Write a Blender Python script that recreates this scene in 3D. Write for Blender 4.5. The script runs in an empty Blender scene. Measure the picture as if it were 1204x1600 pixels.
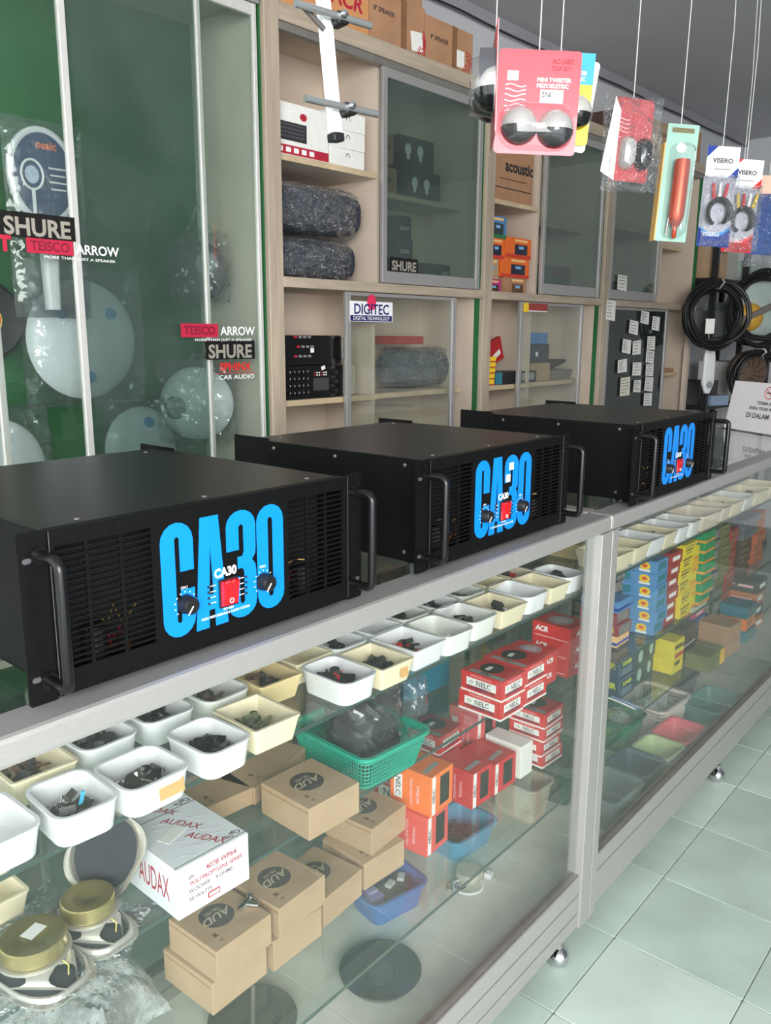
import bpy, bmesh, math, random
from mathutils import Vector, Matrix
random.seed(11)
SC = bpy.context.scene
COL = SC.collection
R = math.radians

# ------------------------------------------------------------------ camera
yaw, pitch, roll = R(40.0), R(12.1), R(-0.3)
cy, sy, cp, sp = math.cos(yaw), math.sin(yaw), math.cos(pitch), math.sin(pitch)
fw = Vector((cy*cp, sy*cp, -sp)); rt = Vector((sy, -cy, 0)); dn = -rt.cross(fw)
r2 = rt*math.cos(roll) + dn*math.sin(roll); d2 = -rt*math.sin(roll) + dn*math.cos(roll)
cam = bpy.data.cameras.new('camera'); camo = bpy.data.objects.new('camera', cam); COL.objects.link(camo)
cam.sensor_fit = 'VERTICAL'; cam.sensor_height = 24.0; cam.lens = 24.0*1300/1600
cam.clip_start = 0.02; cam.clip_end = 60
m3 = Matrix((r2, -d2, -fw)).transposed()
camo.matrix_world = Matrix.Translation((-1.588, -0.72, 1.366)) @ m3.to_4x4()
SC.camera = camo

# ------------------------------------------------------------------ world and light
w = bpy.data.worlds.new('overcast_day'); SC.world = w; w.use_nodes = True
bg = w.node_tree.nodes['Background']; bg.inputs[0].default_value = (0.93, 0.97, 1.0, 1); bg.inputs[1].default_value = 2.6
def area(name, loc, target, size, power, col=(1, 1, 1)):
    l = bpy.data.lights.new(name, 'AREA'); l.shape = 'RECTANGLE'; l.size, l.size_y = size; l.energy = power; l.color = col
    o = bpy.data.objects.new(name, l); COL.objects.link(o); o.location = loc
    o.rotation_euler = (Vector(target)-Vector(loc)).to_track_quat('-Z', 'Y').to_euler(); return o
# daylight falling in through the open shop front, left of the counter
area('shopfront_daylight', (-3.3, -2.9, 2.0), (-0.6, 0.3, 0.9), (2.8, 2.2), 330, (1.0, 0.99, 0.97))
SC.view_settings.view_transform = 'Standard'; SC.view_settings.look = 'None'
SC.view_settings.gamma = 1.0; SC.view_settings.use_curve_mapping = False
SC.view_settings.exposure = -0.1

# ------------------------------------------------------------------ materials
MATS = {}
def lin(c):
    return tuple(((v/255.)/12.92 if v/255. <= .04045 else ((v/255.+.055)/1.055)**2.4) for v in c)
def M(name, rgb=(200, 200, 200), rough=.5, metal=0., var=.08, scale=30., bump=0., spec=.5, coat=0., stretch=None):
    """rgb in sRGB 0-255; colour varied by object-space noise"""
    if name in MATS: return MATS[name]
    m = bpy.data.materials.new(name); m.use_nodes = True; MATS[name] = m
    nt = m.node_tree; b = nt.nodes['Principled BSDF']
    c = lin(rgb)
    tc = nt.nodes.new('ShaderNodeTexCoord'); no = nt.nodes.new('ShaderNodeTexNoise')
    no.inputs['Scale'].default_value = scale; no.inputs['Detail'].default_value = 4
    src = tc.outputs['Object']
    if stretch:
        mp = nt.nodes.new('ShaderNodeMapping'); mp.inputs['Scale'].default_value = stretch
        nt.links.new(src, mp.inputs[0]); src = mp.outputs[0]
    nt.links.new(src, no.inputs['Vector'])
    rp = nt.nodes.new('ShaderNodeValToRGB')
    rp.color_ramp.elements[0].position = .3; rp.color_ramp.elements[1].position = .7
    rp.color_ramp.elements[0].color = (*[v*(1-var) for v in c], 1)
    rp.color_ramp.elements[1].color = (*[min(1, v*(1+var)) for v in c], 1)
    nt.links.new(no.outputs['Fac'], rp.inputs[0]); nt.links.new(rp.outputs[0], b.inputs['Base Color'])
    b.inputs['Roughness'].default_value = rough; b.inputs['Metallic'].default_value = metal
    b.inputs['Specular IOR Level'].default_value = spec; b.inputs['Coat Weight'].default_value = coat
    if bump:
        bp = nt.nodes.new('ShaderNodeBump'); bp.inputs['Strength'].default_value = bump; bp.inputs['Distance'].default_value = .01
        nt.links.new(no.outputs['Fac'], bp.inputs['Height']); nt.links.new(bp.outputs[0], b.inputs['Normal'])
    return m
def clear(name, tint=(240, 246, 243), dust=0.0, dustcol=(150, 160, 155), ior=1.45, rough=.0, bump=0., scale=20, gloss=1.):
    """thin clear sheet: tinted see-through, fresnel reflection, optional film for dust and haze"""
    if name in MATS: return MATS[name]
    m = bpy.data.materials.new(name); m.use_nodes = True; MATS[name] = m
    nt = m.node_tree; nt.nodes.remove(nt.nodes['Principled BSDF']); out = nt.nodes['Material Output']
    tr = nt.nodes.new('ShaderNodeBsdfTransparent'); tr.inputs[0].default_value = (*lin(tint), 1)
    gl = nt.nodes.new('ShaderNodeBsdfGlossy'); gl.inputs['Roughness'].default_value = rough
    gl.inputs['Color'].default_value = (gloss, gloss, gloss, 1)
    fr = nt.nodes.new('ShaderNodeFresnel')
    ge = nt.nodes.new('ShaderNodeNewGeometry'); mr = nt.nodes.new('ShaderNodeMapRange')   # same reflectance on both faces of the thin sheet
    mr.inputs['To Min'].default_value = ior; mr.inputs['To Max'].default_value = 1/ior
    nt.links.new(ge.outputs['Backfacing'], mr.inputs['Value']); nt.links.new(mr.outputs[0], fr.inputs[0])
    tc = nt.nodes.new('ShaderNodeTexCoord'); no = nt.nodes.new('ShaderNodeTexNoise')
    no.inputs['Scale'].default_value = scale; no.inputs['Detail'].default_value = 3
    nt.links.new(tc.outputs['Object'], no.inputs['Vector'])
    base = tr.outputs[0]
    if dust > 0:
        df = nt.nodes.new('ShaderNodeBsdfDiffuse'); df.inputs[0].default_value = (*lin(dustcol), 1)
        mu = nt.nodes.new('ShaderNodeMath'); mu.operation = 'MULTIPLY'; mu.inputs[1].default_value = dust*2
        nt.links.new(no.outputs['Fac'], mu.inputs[0])
        mx = nt.nodes.new('ShaderNodeMixShader'); nt.links.new(mu.outputs[0], mx.inputs[0])
        nt.links.new(base, mx.inputs[1]); nt.links.new(df.outputs[0], mx.inputs[2]); base = mx.outputs[0]
    if bump:
        bp = nt.nodes.new('ShaderNodeBump'); bp.inputs['Strength'].default_value = bump; bp.inputs['Distance'].default_value = .06
        nt.links.new(no.outputs['Fac'], bp.inputs['Height'])
        nt.links.new(bp.outputs[0], gl.inputs['Normal']); nt.links.new(bp.outputs[0], fr.inputs['Normal'])
    m2 = nt.nodes.new('ShaderNodeMixShader'); nt.links.new(fr.outputs[0], m2.inputs[0])
    nt.links.new(base, m2.inputs[1]); nt.links.new(gl.outputs[0], m2.inputs[2])
    nt.links.new(m2.outputs[0], out.inputs['Surface']); return m

ALU = M('brushed_aluminium', (176, 174, 172), .4, .5, .06, 60, stretch=(1, 20, 20))
ALU2 = M('aged_aluminium', (150, 147, 142), .45, .6, .10, 25)
CHROME = M('chrome', (215, 215, 220), .08, 1., .02, 10)
BLACKM = M('black_powdercoat', (9, 9, 10), .5, .0, .25, 90, .04, spec=.18)
BLACKT = M('black_satin_cover', (22, 21, 21), .33, .0, .2, 12, .0)
BLACKP = M('black_plastic', (20, 20, 22), .45, 0, .2, 40)
BLACKH = M('black_handle', (22, 22, 23), .24, .3, .15, 40)
DARK = M('recess_shade', (12, 12, 13), .8, 0, .3, 40)  # near-black standing for shade in recesses
BLUE = M('cyan_blue_vinyl', (0, 130, 228), .4, 0, .03, 20)
WHITEP = M('white_plastic', (226, 226, 228), .38, 0, .05, 14)
CREAMP = M('cream_plastic', (226, 214, 184), .42, 0, .09, 12)
TANP = M('tan_plastic', (214, 190, 142), .42, 0, .08, 12)
FROSTP = M('frosted_plastic', (222, 222, 217), .35, 0, .08, 12)
WHITE = M('white_print', (240, 240, 240), .5, 0, .02, 20)
PAPER = M('paper', (232, 231, 226), .7, 0, .04, 30)
INK = M('dark_ink', (40, 40, 44), .6, 0, .1, 30)
REDINK = M('red_ink', (176, 34, 58), .5, 0, .05, 30)
KRAFT = M('kraft_cardboard', (176, 147, 117), .75, 0, .07, 16)
KRAFTD = M('brown_cardboard', (170, 128, 96), .8, 0, .09, 14)
CREAM = M('cream_painted_board', (200, 184, 168), .6, 0, .08, 6)
WOODC = M('limed_wood', (172, 157, 139), .6, 0, .16, 9, .05, stretch=(6, 6, .5))
WOODH = M('limed_wood_rail', (172, 157, 139), .6, 0, .16, 9, .05, stretch=(.5, 6, 6))
SHELFW = M('shelf_edge_wood', (200, 178, 146), .6, 0, .14, 12)
GREEN = M('green_felt_board', (30, 96, 52), .85, 0, .16, 7)
RED = M('red_carton', (206, 40, 42), .42, 0, .06, 18, coat=.2)
REDD = M('dark_red_print', (150, 24, 34), .5, 0, .05, 18)
ORANGE = M('orange_carton', (240, 120, 50), .42, 0, .06, 18, coat=.2)
GLASS = clear('counter_glass', (250, 252, 251), .006, (190, 200, 196))
GLASSG = clear('shelf_glass', (244, 249, 247), .012, (170, 190, 182), scale=8)
EDGEG = M('glass_edge_green', (58, 78, 72), .5, 0, .1, 30)
DOORG = clear('cabinet_glass', (246, 249, 247), .02, (170, 185, 178), scale=5)
HAZYG = clear('dust_glare_glass', (216, 226, 222), .11, (140, 154, 150), scale=4)  # grey mixed in for dust and for outside light reflected in the panes
FILM = clear('clear_film', (246, 247, 248), .035, (225, 230, 235), 1.6, .06, 1., 28)
BLIST = clear('smooth_blister', (247, 248, 249), .02, (225, 230, 235), 1.5, .04)
FILM3 = clear('soft_folded_film', (242, 244, 246), .04, (225, 230, 235), 1.6, .07, .5, 9)
FILM2 = clear('crinkled_bag_film', (240, 242, 244), .05, (220, 225, 232), 1.7, .08, 1., 34)

# ------------------------------------------------------------------ mesh helpers
class MB:
    def __init__(s): s.v = []; s.f = []
    def add(s, vs, fs):
        n = len(s.v); s.v += [tuple(v) for v in vs]; s.f += [tuple(i+n for i in f) for f in fs]; return s
    def box(s, x0, x1, y0, y1, z0, z1):
        return s.add([(x0,y0,z0),(x1,y0,z0),(x1,y1,z0),(x0,y1,z0),(x0,y0,z1),(x1,y0,z1),(x1,y1,z1),(x0,y1,z1)],
                     [(0,3,2,1),(4,5,6,7),(0,1,5,4),(1,2,6,5),(2,3,7,6),(3,0,4,7)])
    def obox(s, c, size, mat=None):
        hx, hy, hz = [a/2 for a in size]; mat = mat or Matrix.Identity(3); c = Vector(c)
        vs = [c + mat @ Vector((x, y, z)) for z in (-hz, hz) for x, y in ((-hx,-hy),(hx,-hy),(hx,hy),(-hx,hy))]
        return s.add(vs, [(0,3,2,1),(4,5,6,7),(0,1,5,4),(1,2,6,5),(2,3,7,6),(3,0,4,7)])
    def cyl(s, p0, p1, r, n=16, r1=None, caps=True):
        p0, p1 = Vector(p0), Vector(p1); r1 = r if r1 is None else r1
        a = (p1-p0).normalized(); u = a.orthogonal().normalized(); w_ = a.cross(u)
        vs = [p0+(u*math.cos(t)+w_*math.sin(t))*r for t in [2*math.pi*i/n for i in range(n)]]
        vs += [p1+(u*math.cos(t)+w_*math.sin(t))*r1 for t in [2*math.pi*i/n for i in range(n)]]
        fs = [(i, (i+1) % n, n+(i+1) % n, n+i) for i in range(n)]
        if caps: fs += [tuple(range(n-1, -1, -1)), tuple(range(n, 2*n))]
        return s.add(vs, fs)
    def tube(s, path, r, n=8, closed=False):
        P = [Vector(p) for p in path]; k = len(P); vs = []; prev = None
        for i in range(k):
            if closed: t = (P[(i+1) % k]-P[i-1]).normalized()
            else: t = (P[min(i+1, k-1)]-P[max(i-1, 0)]).normalized()
            if prev is None: u = t.orthogonal().normalized()
            else:
                u = prev - t*prev.dot(t)
                u = u.normalized() if u.length > 1e-6 else t.orthogonal().normalized()
            prev = u; w_ = t.cross(u)
            vs += [P[i]+(u*math.cos(2*math.pi*j/n)+w_*math.sin(2*math.pi*j/n))*r for j in range(n)]
        fs = []
        for i in range(k if closed else k-1):
            a, b = i*n, ((i+1) % k)*n
            fs += [(a+j, a+(j+1) % n, b+(j+1) % n, b+j) for j in range(n)]
        if not closed: fs += [tuple(range(n-1, -1, -1)), tuple((k-1)*n+j for j in range(n))]
        return s.add(vs, fs)
    def lathe(s, prof, n=24, c=(0, 0, 0), axis='Z'):
        vs = []; c = Vector(c)
        for r, z in prof:
            for i in range(n):
                t = 2*math.pi*i/n; p = (r*math.cos(t), r*math.sin(t), z)
                if axis == 'Y': p = (p[0], -p[2], p[1])
                vs.append(c+Vector(p))
        fs = []
        for k in range(len(prof)-1):
            fs += [(k*n+i, k*n+(i+1) % n, (k+1)*n+(i+1) % n, (k+1)*n+i) for i in range(n)]
        if prof[0][0] > 1e-5: fs.append(tuple(range(n-1, -1, -1)))
        if prof[-1][0] > 1e-5: fs.append(tuple((len(prof)-1)*n+i for i in range(n)))
        return s.add(vs, fs)
    def loops(s, loops, cap0=True, cap1=True):
        n = len(loops[0]); vs = [p for l in loops for p in l]; fs = []
        for k in range(len(loops)-1):
            fs += [(k*n+i, k*n+(i+1) % n, (k+1)*n+(i+1) % n, (k+1)*n+i) for i in range(n)]
        if cap0: fs.append(tuple(range(n-1, -1, -1)))
        if cap1: fs.append(tuple((len(loops)-1)*n+i for i in range(n)))
        return s.add(vs, fs)
    def poly(s, pts, th=0.0006, axes='xz'):
        """extruded flat polygon; axes xz faces -y, xy faces +z, yz faces -x"""
        n = len(pts)
        if axes == 'xz': a = [(x, -th, z) for x, z in pts]; b = [(x, 0, z) for x, z in pts]
        elif axes == 'xy': a = [(x, y, th) for x, y in pts]; b = [(x, y, 0) for x, y in pts]
        else: a = [(-th, y, z) for y, z in pts]; b = [(0, y, z) for y, z in pts]
        return s.add(a+b, [tuple(range(n)), tuple(range(2*n-1, n-1, -1))]+[(i, n+i, n+(i+1) % n, (i+1) % n) for i in range(n)])
    def mesh(s, name, mat=None, smooth=False):
        me = bpy.data.meshes.new(name); me.from_pydata([tuple(v) for v in s.v], [], s.f); me.update()
        bm = bmesh.new(); bm.from_mesh(me); bmesh.ops.recalc_face_normals(bm, faces=bm.faces); bm.to_mesh(me); bm.free()
        if mat: me.materials.append(mat)
        if smooth:
            me.polygons.foreach_set('use_smooth', [True]*len(me.polygons))
            try: me.set_sharp_from_angle(angle=R(40))
            except Exception: pass
        return me
    def build(s, name, mat, parent=None, loc=(0, 0, 0), rz=0., bevel=0., smooth=False, seg=2):
        return link(name, s.mesh(name, mat, smooth), parent, loc, rz, bevel, seg)
def link(name, me, parent=None, loc=(0, 0, 0), rz=0., bevel=0., seg=2):
    o = bpy.data.objects.new(name, me); COL.objects.link(o); o.location = loc; o.rotation_euler = (0, 0, rz)
    if parent: o.parent = parent
    if bevel:
        b = o.modifiers.new('bevel', 'BEVEL'); b.width = bevel; b.segments = seg; b.limit_method = 'ANGLE'
    return o
def thing(name, label, cat, loc=(0, 0, 0), rz=0., group=None):
    o = bpy.data.objects.new(name, None); COL.objects.link(o); o.location = loc; o.rotation_euler = (0, 0, rz)
    o.empty_display_size = .05
    return tag(o, label, cat, group)
def tag(o, label, cat, group=None, kind=None):
    o['label'] = label; o['category'] = cat
    if group: o['group'] = group
    if kind: o['kind'] = kind
    return o
def struct(o): o['kind'] = 'structure'; return o
FACE = {'front': Matrix(((1,0,0),(0,0,-1),(0,1,0))), 'left': Matrix(((0,0,-1),(-1,0,0),(0,1,0))), 'top': Matrix.Identity(3),
        'right': Matrix(((0,0,1),(1,0,0),(0,1,0)))}
TXT = {}
def text(body, size, parent, pos, face='front', mat=None, sx=1., bold=0., rot=0., shear=0., ext=.0003, name='lettering', align='CENTER', spacing=1.):
    key = (body, bold, shear, align, spacing, mat.name)
    if key not in TXT:
        c = bpy.data.curves.new('lettering', 'FONT'); c.body = body; c.size = 1; c.offset = bold; c.shear = shear
        c.align_x = align; c.align_y = 'CENTER'; c.resolution_u = 3; c.space_character = spacing
        t = bpy.data.objects.new('t', c); COL.objects.link(t)
        dg = bpy.context.evaluated_depsgraph_get()
        me = bpy.data.meshes.new_from_object(t.evaluated_get(dg)); me.name = 'lettering'
        bpy.data.objects.remove(t); bpy.data.curves.remove(c)
        me.materials.clear(); me.materials.append(mat); TXT[key] = me
    o = bpy.data.objects.new(name, TXT[key]); COL.objects.link(o); o.parent = parent
    fm = FACE[face] if isinstance(face, str) else face
    m = Matrix.Translation(Vector(pos)) @ fm.to_4x4() @ Matrix.Translation((0, 0, ext)) @ Matrix.Rotation(rot, 4, 'Z') @ Matrix.Diagonal((size*sx, size, 1, 1))
    o.matrix_local = m; return o
def patch(name, parent, w_, h_, pos, face, mat, th=.0003, rot=0., disc=False, n=28):
    """thin printed or glued patch on a face"""
    mb = MB()
    if disc:
        pts = [(w_/2*math.cos(2*math.pi*i/n), h_/2*math.sin(2*math.pi*i/n)) for i in range(n)]
    else: pts = [(-w_/2, -h_/2), (w_/2, -h_/2), (w_/2, h_/2), (-w_/2, h_/2)]
    mb.poly(pts, th, 'xy'); o = mb.build(name, mat, parent)
    fm = FACE[face] if isinstance(face, str) else face
    o.matrix_local = Matrix.Translation(Vector(pos)) @ fm.to_4x4() @ Matrix.Rotation(rot, 4, 'Z'); return o
def rrect(w_, d, r, z, k=5, cx=0, cy_=0):
    pts = []
    for qx, qy, a0 in ((1, 1, 0), (-1, 1, 90), (-1, -1, 180), (1, -1, 270)):
        for i in range(k+1):
            a = R(a0+90*i/k); pts.append((cx+qx*(w_/2-r)+r*math.cos(a), cy_+qy*(d/2-r)+r*math.sin(a), z))
    return pts
WA = R(-1.9); wx = Vector((math.cos(WA), math.sin(WA), 0)); wy = Vector((-math.sin(WA), math.cos(WA), 0))
def WP(u, v, z): return wx*u + wy*v + Vector((0, 0, z))      # back-wall frame

# ------------------------------------------------------------------ room
TILE = M('sage_floor_tile', (178, 194, 183), .48, 0, .13, 4)
GROUT = M('tile_grout', (136, 146, 136), .8, 0, .15, 30)
WALLM = M('white_wall_paint', (198, 199, 203), .8, 0, .04, 3)
CEILM = M('grey_ceiling_board', (190, 190, 194), .85, 0, .05, 2)
fl = struct(MB().box(-3.4, 5.4, -3.2, 2.0, -.08, -.003).build('floor', GROUT)); 
T = .287
tile_me = {}
def tile_mesh(i):
    mb = MB(); a = T/2-.0012; mb.loops([rrect(2*a, 2*a, .004, -.006, 2), rrect(2*a, 2*a, .004, -.0009, 2), rrect(2*a-.0016, 2*a-.0016, .004, 0, 2)])
    return mb.mesh('floor_tile', [TILE, M('sage_tile_pale', (186, 200, 190), .48, 0, .12, 4), M('sage_tile_deep', (172, 188, 177), .5, 0, .14, 5)][i])
tms = [tile_mesh(i) for i in range(3)]
rt_ = random.Random(3)
for iy in range(-3, 5):
    for ix in range(-5, 12):
        o = link('floor_tile', tms[rt_.randrange(3)], fl, (.043+(ix+.5)*T, -.05+(iy+.5)*T, 0)); o.rotation_euler.x = R(rt_.uniform(-.12, .12)); o.rotation_euler.y = R(rt_.uniform(-.12, .12))
def wpanel(name, u0, u1, v0, v1, z0, z1, mat):
    return struct(MB().box(u0, u1, v0, v1, z0, z1).build(name, mat, None, (0, 0, 0), WA))
wpanel('wall_back', -3.2, 4.85, 1.53, 1.63, -.05, 2.72, WALLM)
wpanel('wall_right', 4.75, 4.85, -2.9, 1.6, -.05, 2.72, WALLM)
wpanel('wall_front_unseen', -.3, 4.85, -3.0, -2.9, -.05, 2.72, WALLM)  # unseen wall, its length set to keep daylight off the right side
wpanel('ceiling', -3.2, 4.85, -3.0, 1.63, 2.70, 2.80, CEILM)
wpanel('trim_1', -3.2, 4.74, 1.505, 1.53, 2.655, 2.70, M('ceiling_trim_grey', (150, 151, 156), .7, 0, .05, 4))
cb = MB().tube([WP(1.2+.2*i, 1.5, 2.648+.004*math.sin(i*1.7)) for i in range(18)], .004, 6).build('cable', BLACKP, None, smooth=True)
tag(cb, 'thin dark cable running along the top of the back wall', 'cable')

# ------------------------------------------------------------------ display counters
def counter(label, x0, x1, sx0, sx1, rails, posts, casters, ys=(.053, .135, .05)):
    t = thing('display_counter', label, 'display counter', (x0, 0, 0), 0)
    L = x1-x0
    def B(name, a, b, c, d, e, f, mat, bev=.0015): return MB().box(a-x0, b-x0, c, d, e, f).build(name, mat, t, bevel=bev)
    # top frame, mitred flat rails with rounded arris
    for nm, (a, b, c, d) in (('top_rail', (x0, x1, 0, .058)), ('top_rail', (x0, x1, .445, .5)), ('top_rail', (x0, x0+.045, .058, .445)), ('top_rail', (x1-.045, x1, .058, .445))):
        B(nm, a+.0005, b-.0005, c, d, .968, 1.0, ALU, .006)
    B('glass_top', x0+.04, x1-.04, .05, .452, .99, .9965, GLASS, 0)
    for a, b in posts:
        for c, d in ((-.003, .032), (.466, .496)): B('post', a, b, c, d, .05, .968, ALU)
    for k in range(len(rails)-1):
        B('bottom_rail', x0+.001, x1-.001, .001-.0005*k, .0058, rails[k]+.0022, rails[k+1]-.0022, ALU, .0015)
        B('bottom_rail', x0+.001, x1-.001, .47, .499, rails[k]+.0012, rails[k+1]-.0012, ALU2, .001)
    top = rails[-1]
    B('groove_shade', x0+.002, x1-.002, .006, .028, rails[0]+.003, top-.02, DARK, 0); B('sill', x0+.002, x1-.002, .0062, .03, top-.0195, top-.002, ALU2, 0)  # black strip put behind the rails as the shade in their grooves
    B('base_board', x0+.002, x1-.002, .03, .47, .098, .112, M('laminate_base', (216, 213, 202), .5, 0, .1, 14), 0)
    B('front_glass', posts[0][1], posts[-1][0], .014, .018, top-.01, .97, GLASS, 0)
    B('back_glass', posts[0][1], posts[-1][0], .482, .486, top-.01, .97, GLASSG, 0)
    for z, y0 in zip((.830, .600, .360), ys):
        s = B('glass_shelf', sx0, sx1, y0, .465, z-.006, z, GLASSG, 0)
        MB().box(sx0-x0, sx1-x0, y0-.0012, y0-.0001, z-.006, z).build('shelf_edge', EDGEG, s)
        xs = sx0+.35
        while xs < sx1-.1:
            MB().box(xs-.006-x0, xs+.006-x0, .462, .481, z-.016, z-.0065).build('shelf_bracket', CHROME, t); xs += .6
    for cx in casters:
        for yy in (.008, .47):
            c = MB().lathe([(.0001, .0), (.012, .002), (.021, .009), (.0245, .022), (.022, .034), (.013, .043), (.0001, .046)], 20, (cx-x0, yy, 0)).build('caster', CHROME, t, smooth=True)
            MB().cyl((cx-x0, yy, .042), (cx-x0, yy, .056), .008).build('caster_stem', ALU2, c)
    return t
c1 = counter('near glass display counter on casters, holding parts trays and speaker boxes under two amplifiers', -1.95, 0., -1.93, .125, (.054, .093, .141, .188), ((-1.948, -1.905), (-.046, -.003)), (-1.83, -.118))
MB().box(-.034+1.95, .026+1.95, .034, .04, .112, .968).build('inner_post_cover', M('white_strip', (206, 205, 205), .5, .1, .04, 20), c1)
c2 = counter('far glass display counter with plain low base, packed with colourful small boxes', 0.001, 2.6, .135, 2.58, (.066, .153, .198), ((.002, .03), (2.55, 2.59)), (.9, 2.4), (.053, .052, .1))

# ------------------------------------------------------------------ amplifiers
def arc(cx, cz, rx, rz_, a0, a1, n=8): return [(cx+rx*math.cos(R(a0+(a1-a0)*i/n)), cz+rz_*math.sin(R(a0+(a1-a0)*i/n))) for i in range(n+1)]
def letter_polys(ch):
    if ch == 'C':
        return [[(1, .57)]+arc(.5, .84, .5, .16, 0, 180)+arc(.5, .16, .5, .16, 180, 360)+[(1, .41), (.57, .41), (.57, .14), (.5, .12), (.43, .14), (.43, .86), (.5, .88), (.57, .86), (.57, .57)]]
    if ch == 'A':
        l = [(0, 0), (.4, 0), (.41, .16), (.435, .3), (.5, .75), (.5, 1), (.22, 1)]
        return [l, [(1-x, z) for x, z in reversed(l)], [(.41, .16), (.59, .16), (.565, .3), (.435, .3)]]
    if ch == '3':
        return [[(0, .64)]+arc(.5, .86, .5, .14, 180, 0)+[(1, .63), (.97, .57), (.86, .525), (.97, .48), (1, .42)]+arc(.5, .14, .5, .14, 360, 180)+[(0, .39), (.42, .39), (.42, .15), (.5, .125), (.58, .15), (.58, .43), (.52, .465), (.36, .465), (.36, .575), (.52, .575), (.58, .61), (.58, .85), (.5, .875), (.42, .85), (.42, .64)]]
    o = arc(.5, .85, .5, .15, 0, 180, 8)+arc(.5, .15, .5, .15, 180, 360, 8)
    i = arc(.5, .85, .085, .03, 0, 180, 8)+arc(.5, .15, .085, .03, 180, 360, 8)
    n = len(o); return [[o[k], o[(k+1) % n], i[(k+1) % n], i[k]] for k in range(n)]
LED = M('dark_led', (40, 60, 66), .2, 0, .1, 50)
SWRED = M('red_rocker_switch', (206, 22, 34), .16, 0, .06, 30, coat=.6)
COPPER = M('copper_coil', (196, 120, 60), .3, .8, .2, 60)
SCREW = M('zinc_screw', (150, 148, 142), .35, .9, .1, 60)
def panel_mesh(th):
    """central face plate with real slots cut through it"""
    cols = [(.006, .037), (.041, .076), (.080, .1145), (.3135, .345), (.3485, .379), (.3825, .412)]
    rows = [(.0275+.0066*i, .0275+.0066*i+.0042) for i in range(20)]
    xs = sorted({0, .424} | {a for c in cols for a in c}); zs = sorted({.002, .174} | {a for r_ in rows for a in r_})
    hole = lambda x, z: any(a < x < b for a, b in cols) and any(a < z < b for a, b in rows)
    mb = MB(); idx = {}
    nx, nz = len(xs), len(zs)
    for y in (-th, 0):
        for z in zs:
            for x in xs: mb.v.append((x, y, z))
    I = lambda i, k, s: s*nx*nz+k*nx+i
    solid = [[not hole((xs[i]+xs[i+1])/2, (zs[k]+zs[k+1])/2) for i in range(nx-1)] for k in range(nz-1)]
    for k in range(nz-1):
        for i in range(nx-1):
            if not solid[k][i]: continue
            mb.f.append((I(i,k,0), I(i+1,k,0), I(i+1,k+1,0), I(i,k+1,0))); mb.f.append((I(i,k,1), I(i,k+1,1), I(i+1,k+1,1), I(i+1,k,1)))
            if k == 0 or not solid[k-1][i]: mb.f.append((I(i,k,0), I(i,k,1), I(i+1,k,1), I(i+1,k,0)))
            if k == nz-2 or not solid[k+1][i]: mb.f.append((I(i,k+1,0), I(i+1,k+1,0), I(i+1,k+1,1), I(i,k+1,1)))
            if i == 0 or not solid[k][i-1]: mb.f.append((I(i,k,0), I(i,k+1,0), I(i,k+1,1), I(i,k,1)))
            if i == nx-2 or not solid[k][i+1]: mb.f.append((I(i+1,k,0), I(i+1,k,1), I(i+1,k+1,1), I(i+1,k+1,0)))
    return mb.mesh('face_plate', BLACKM)
PANEL = panel_mesh(.003)
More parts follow.
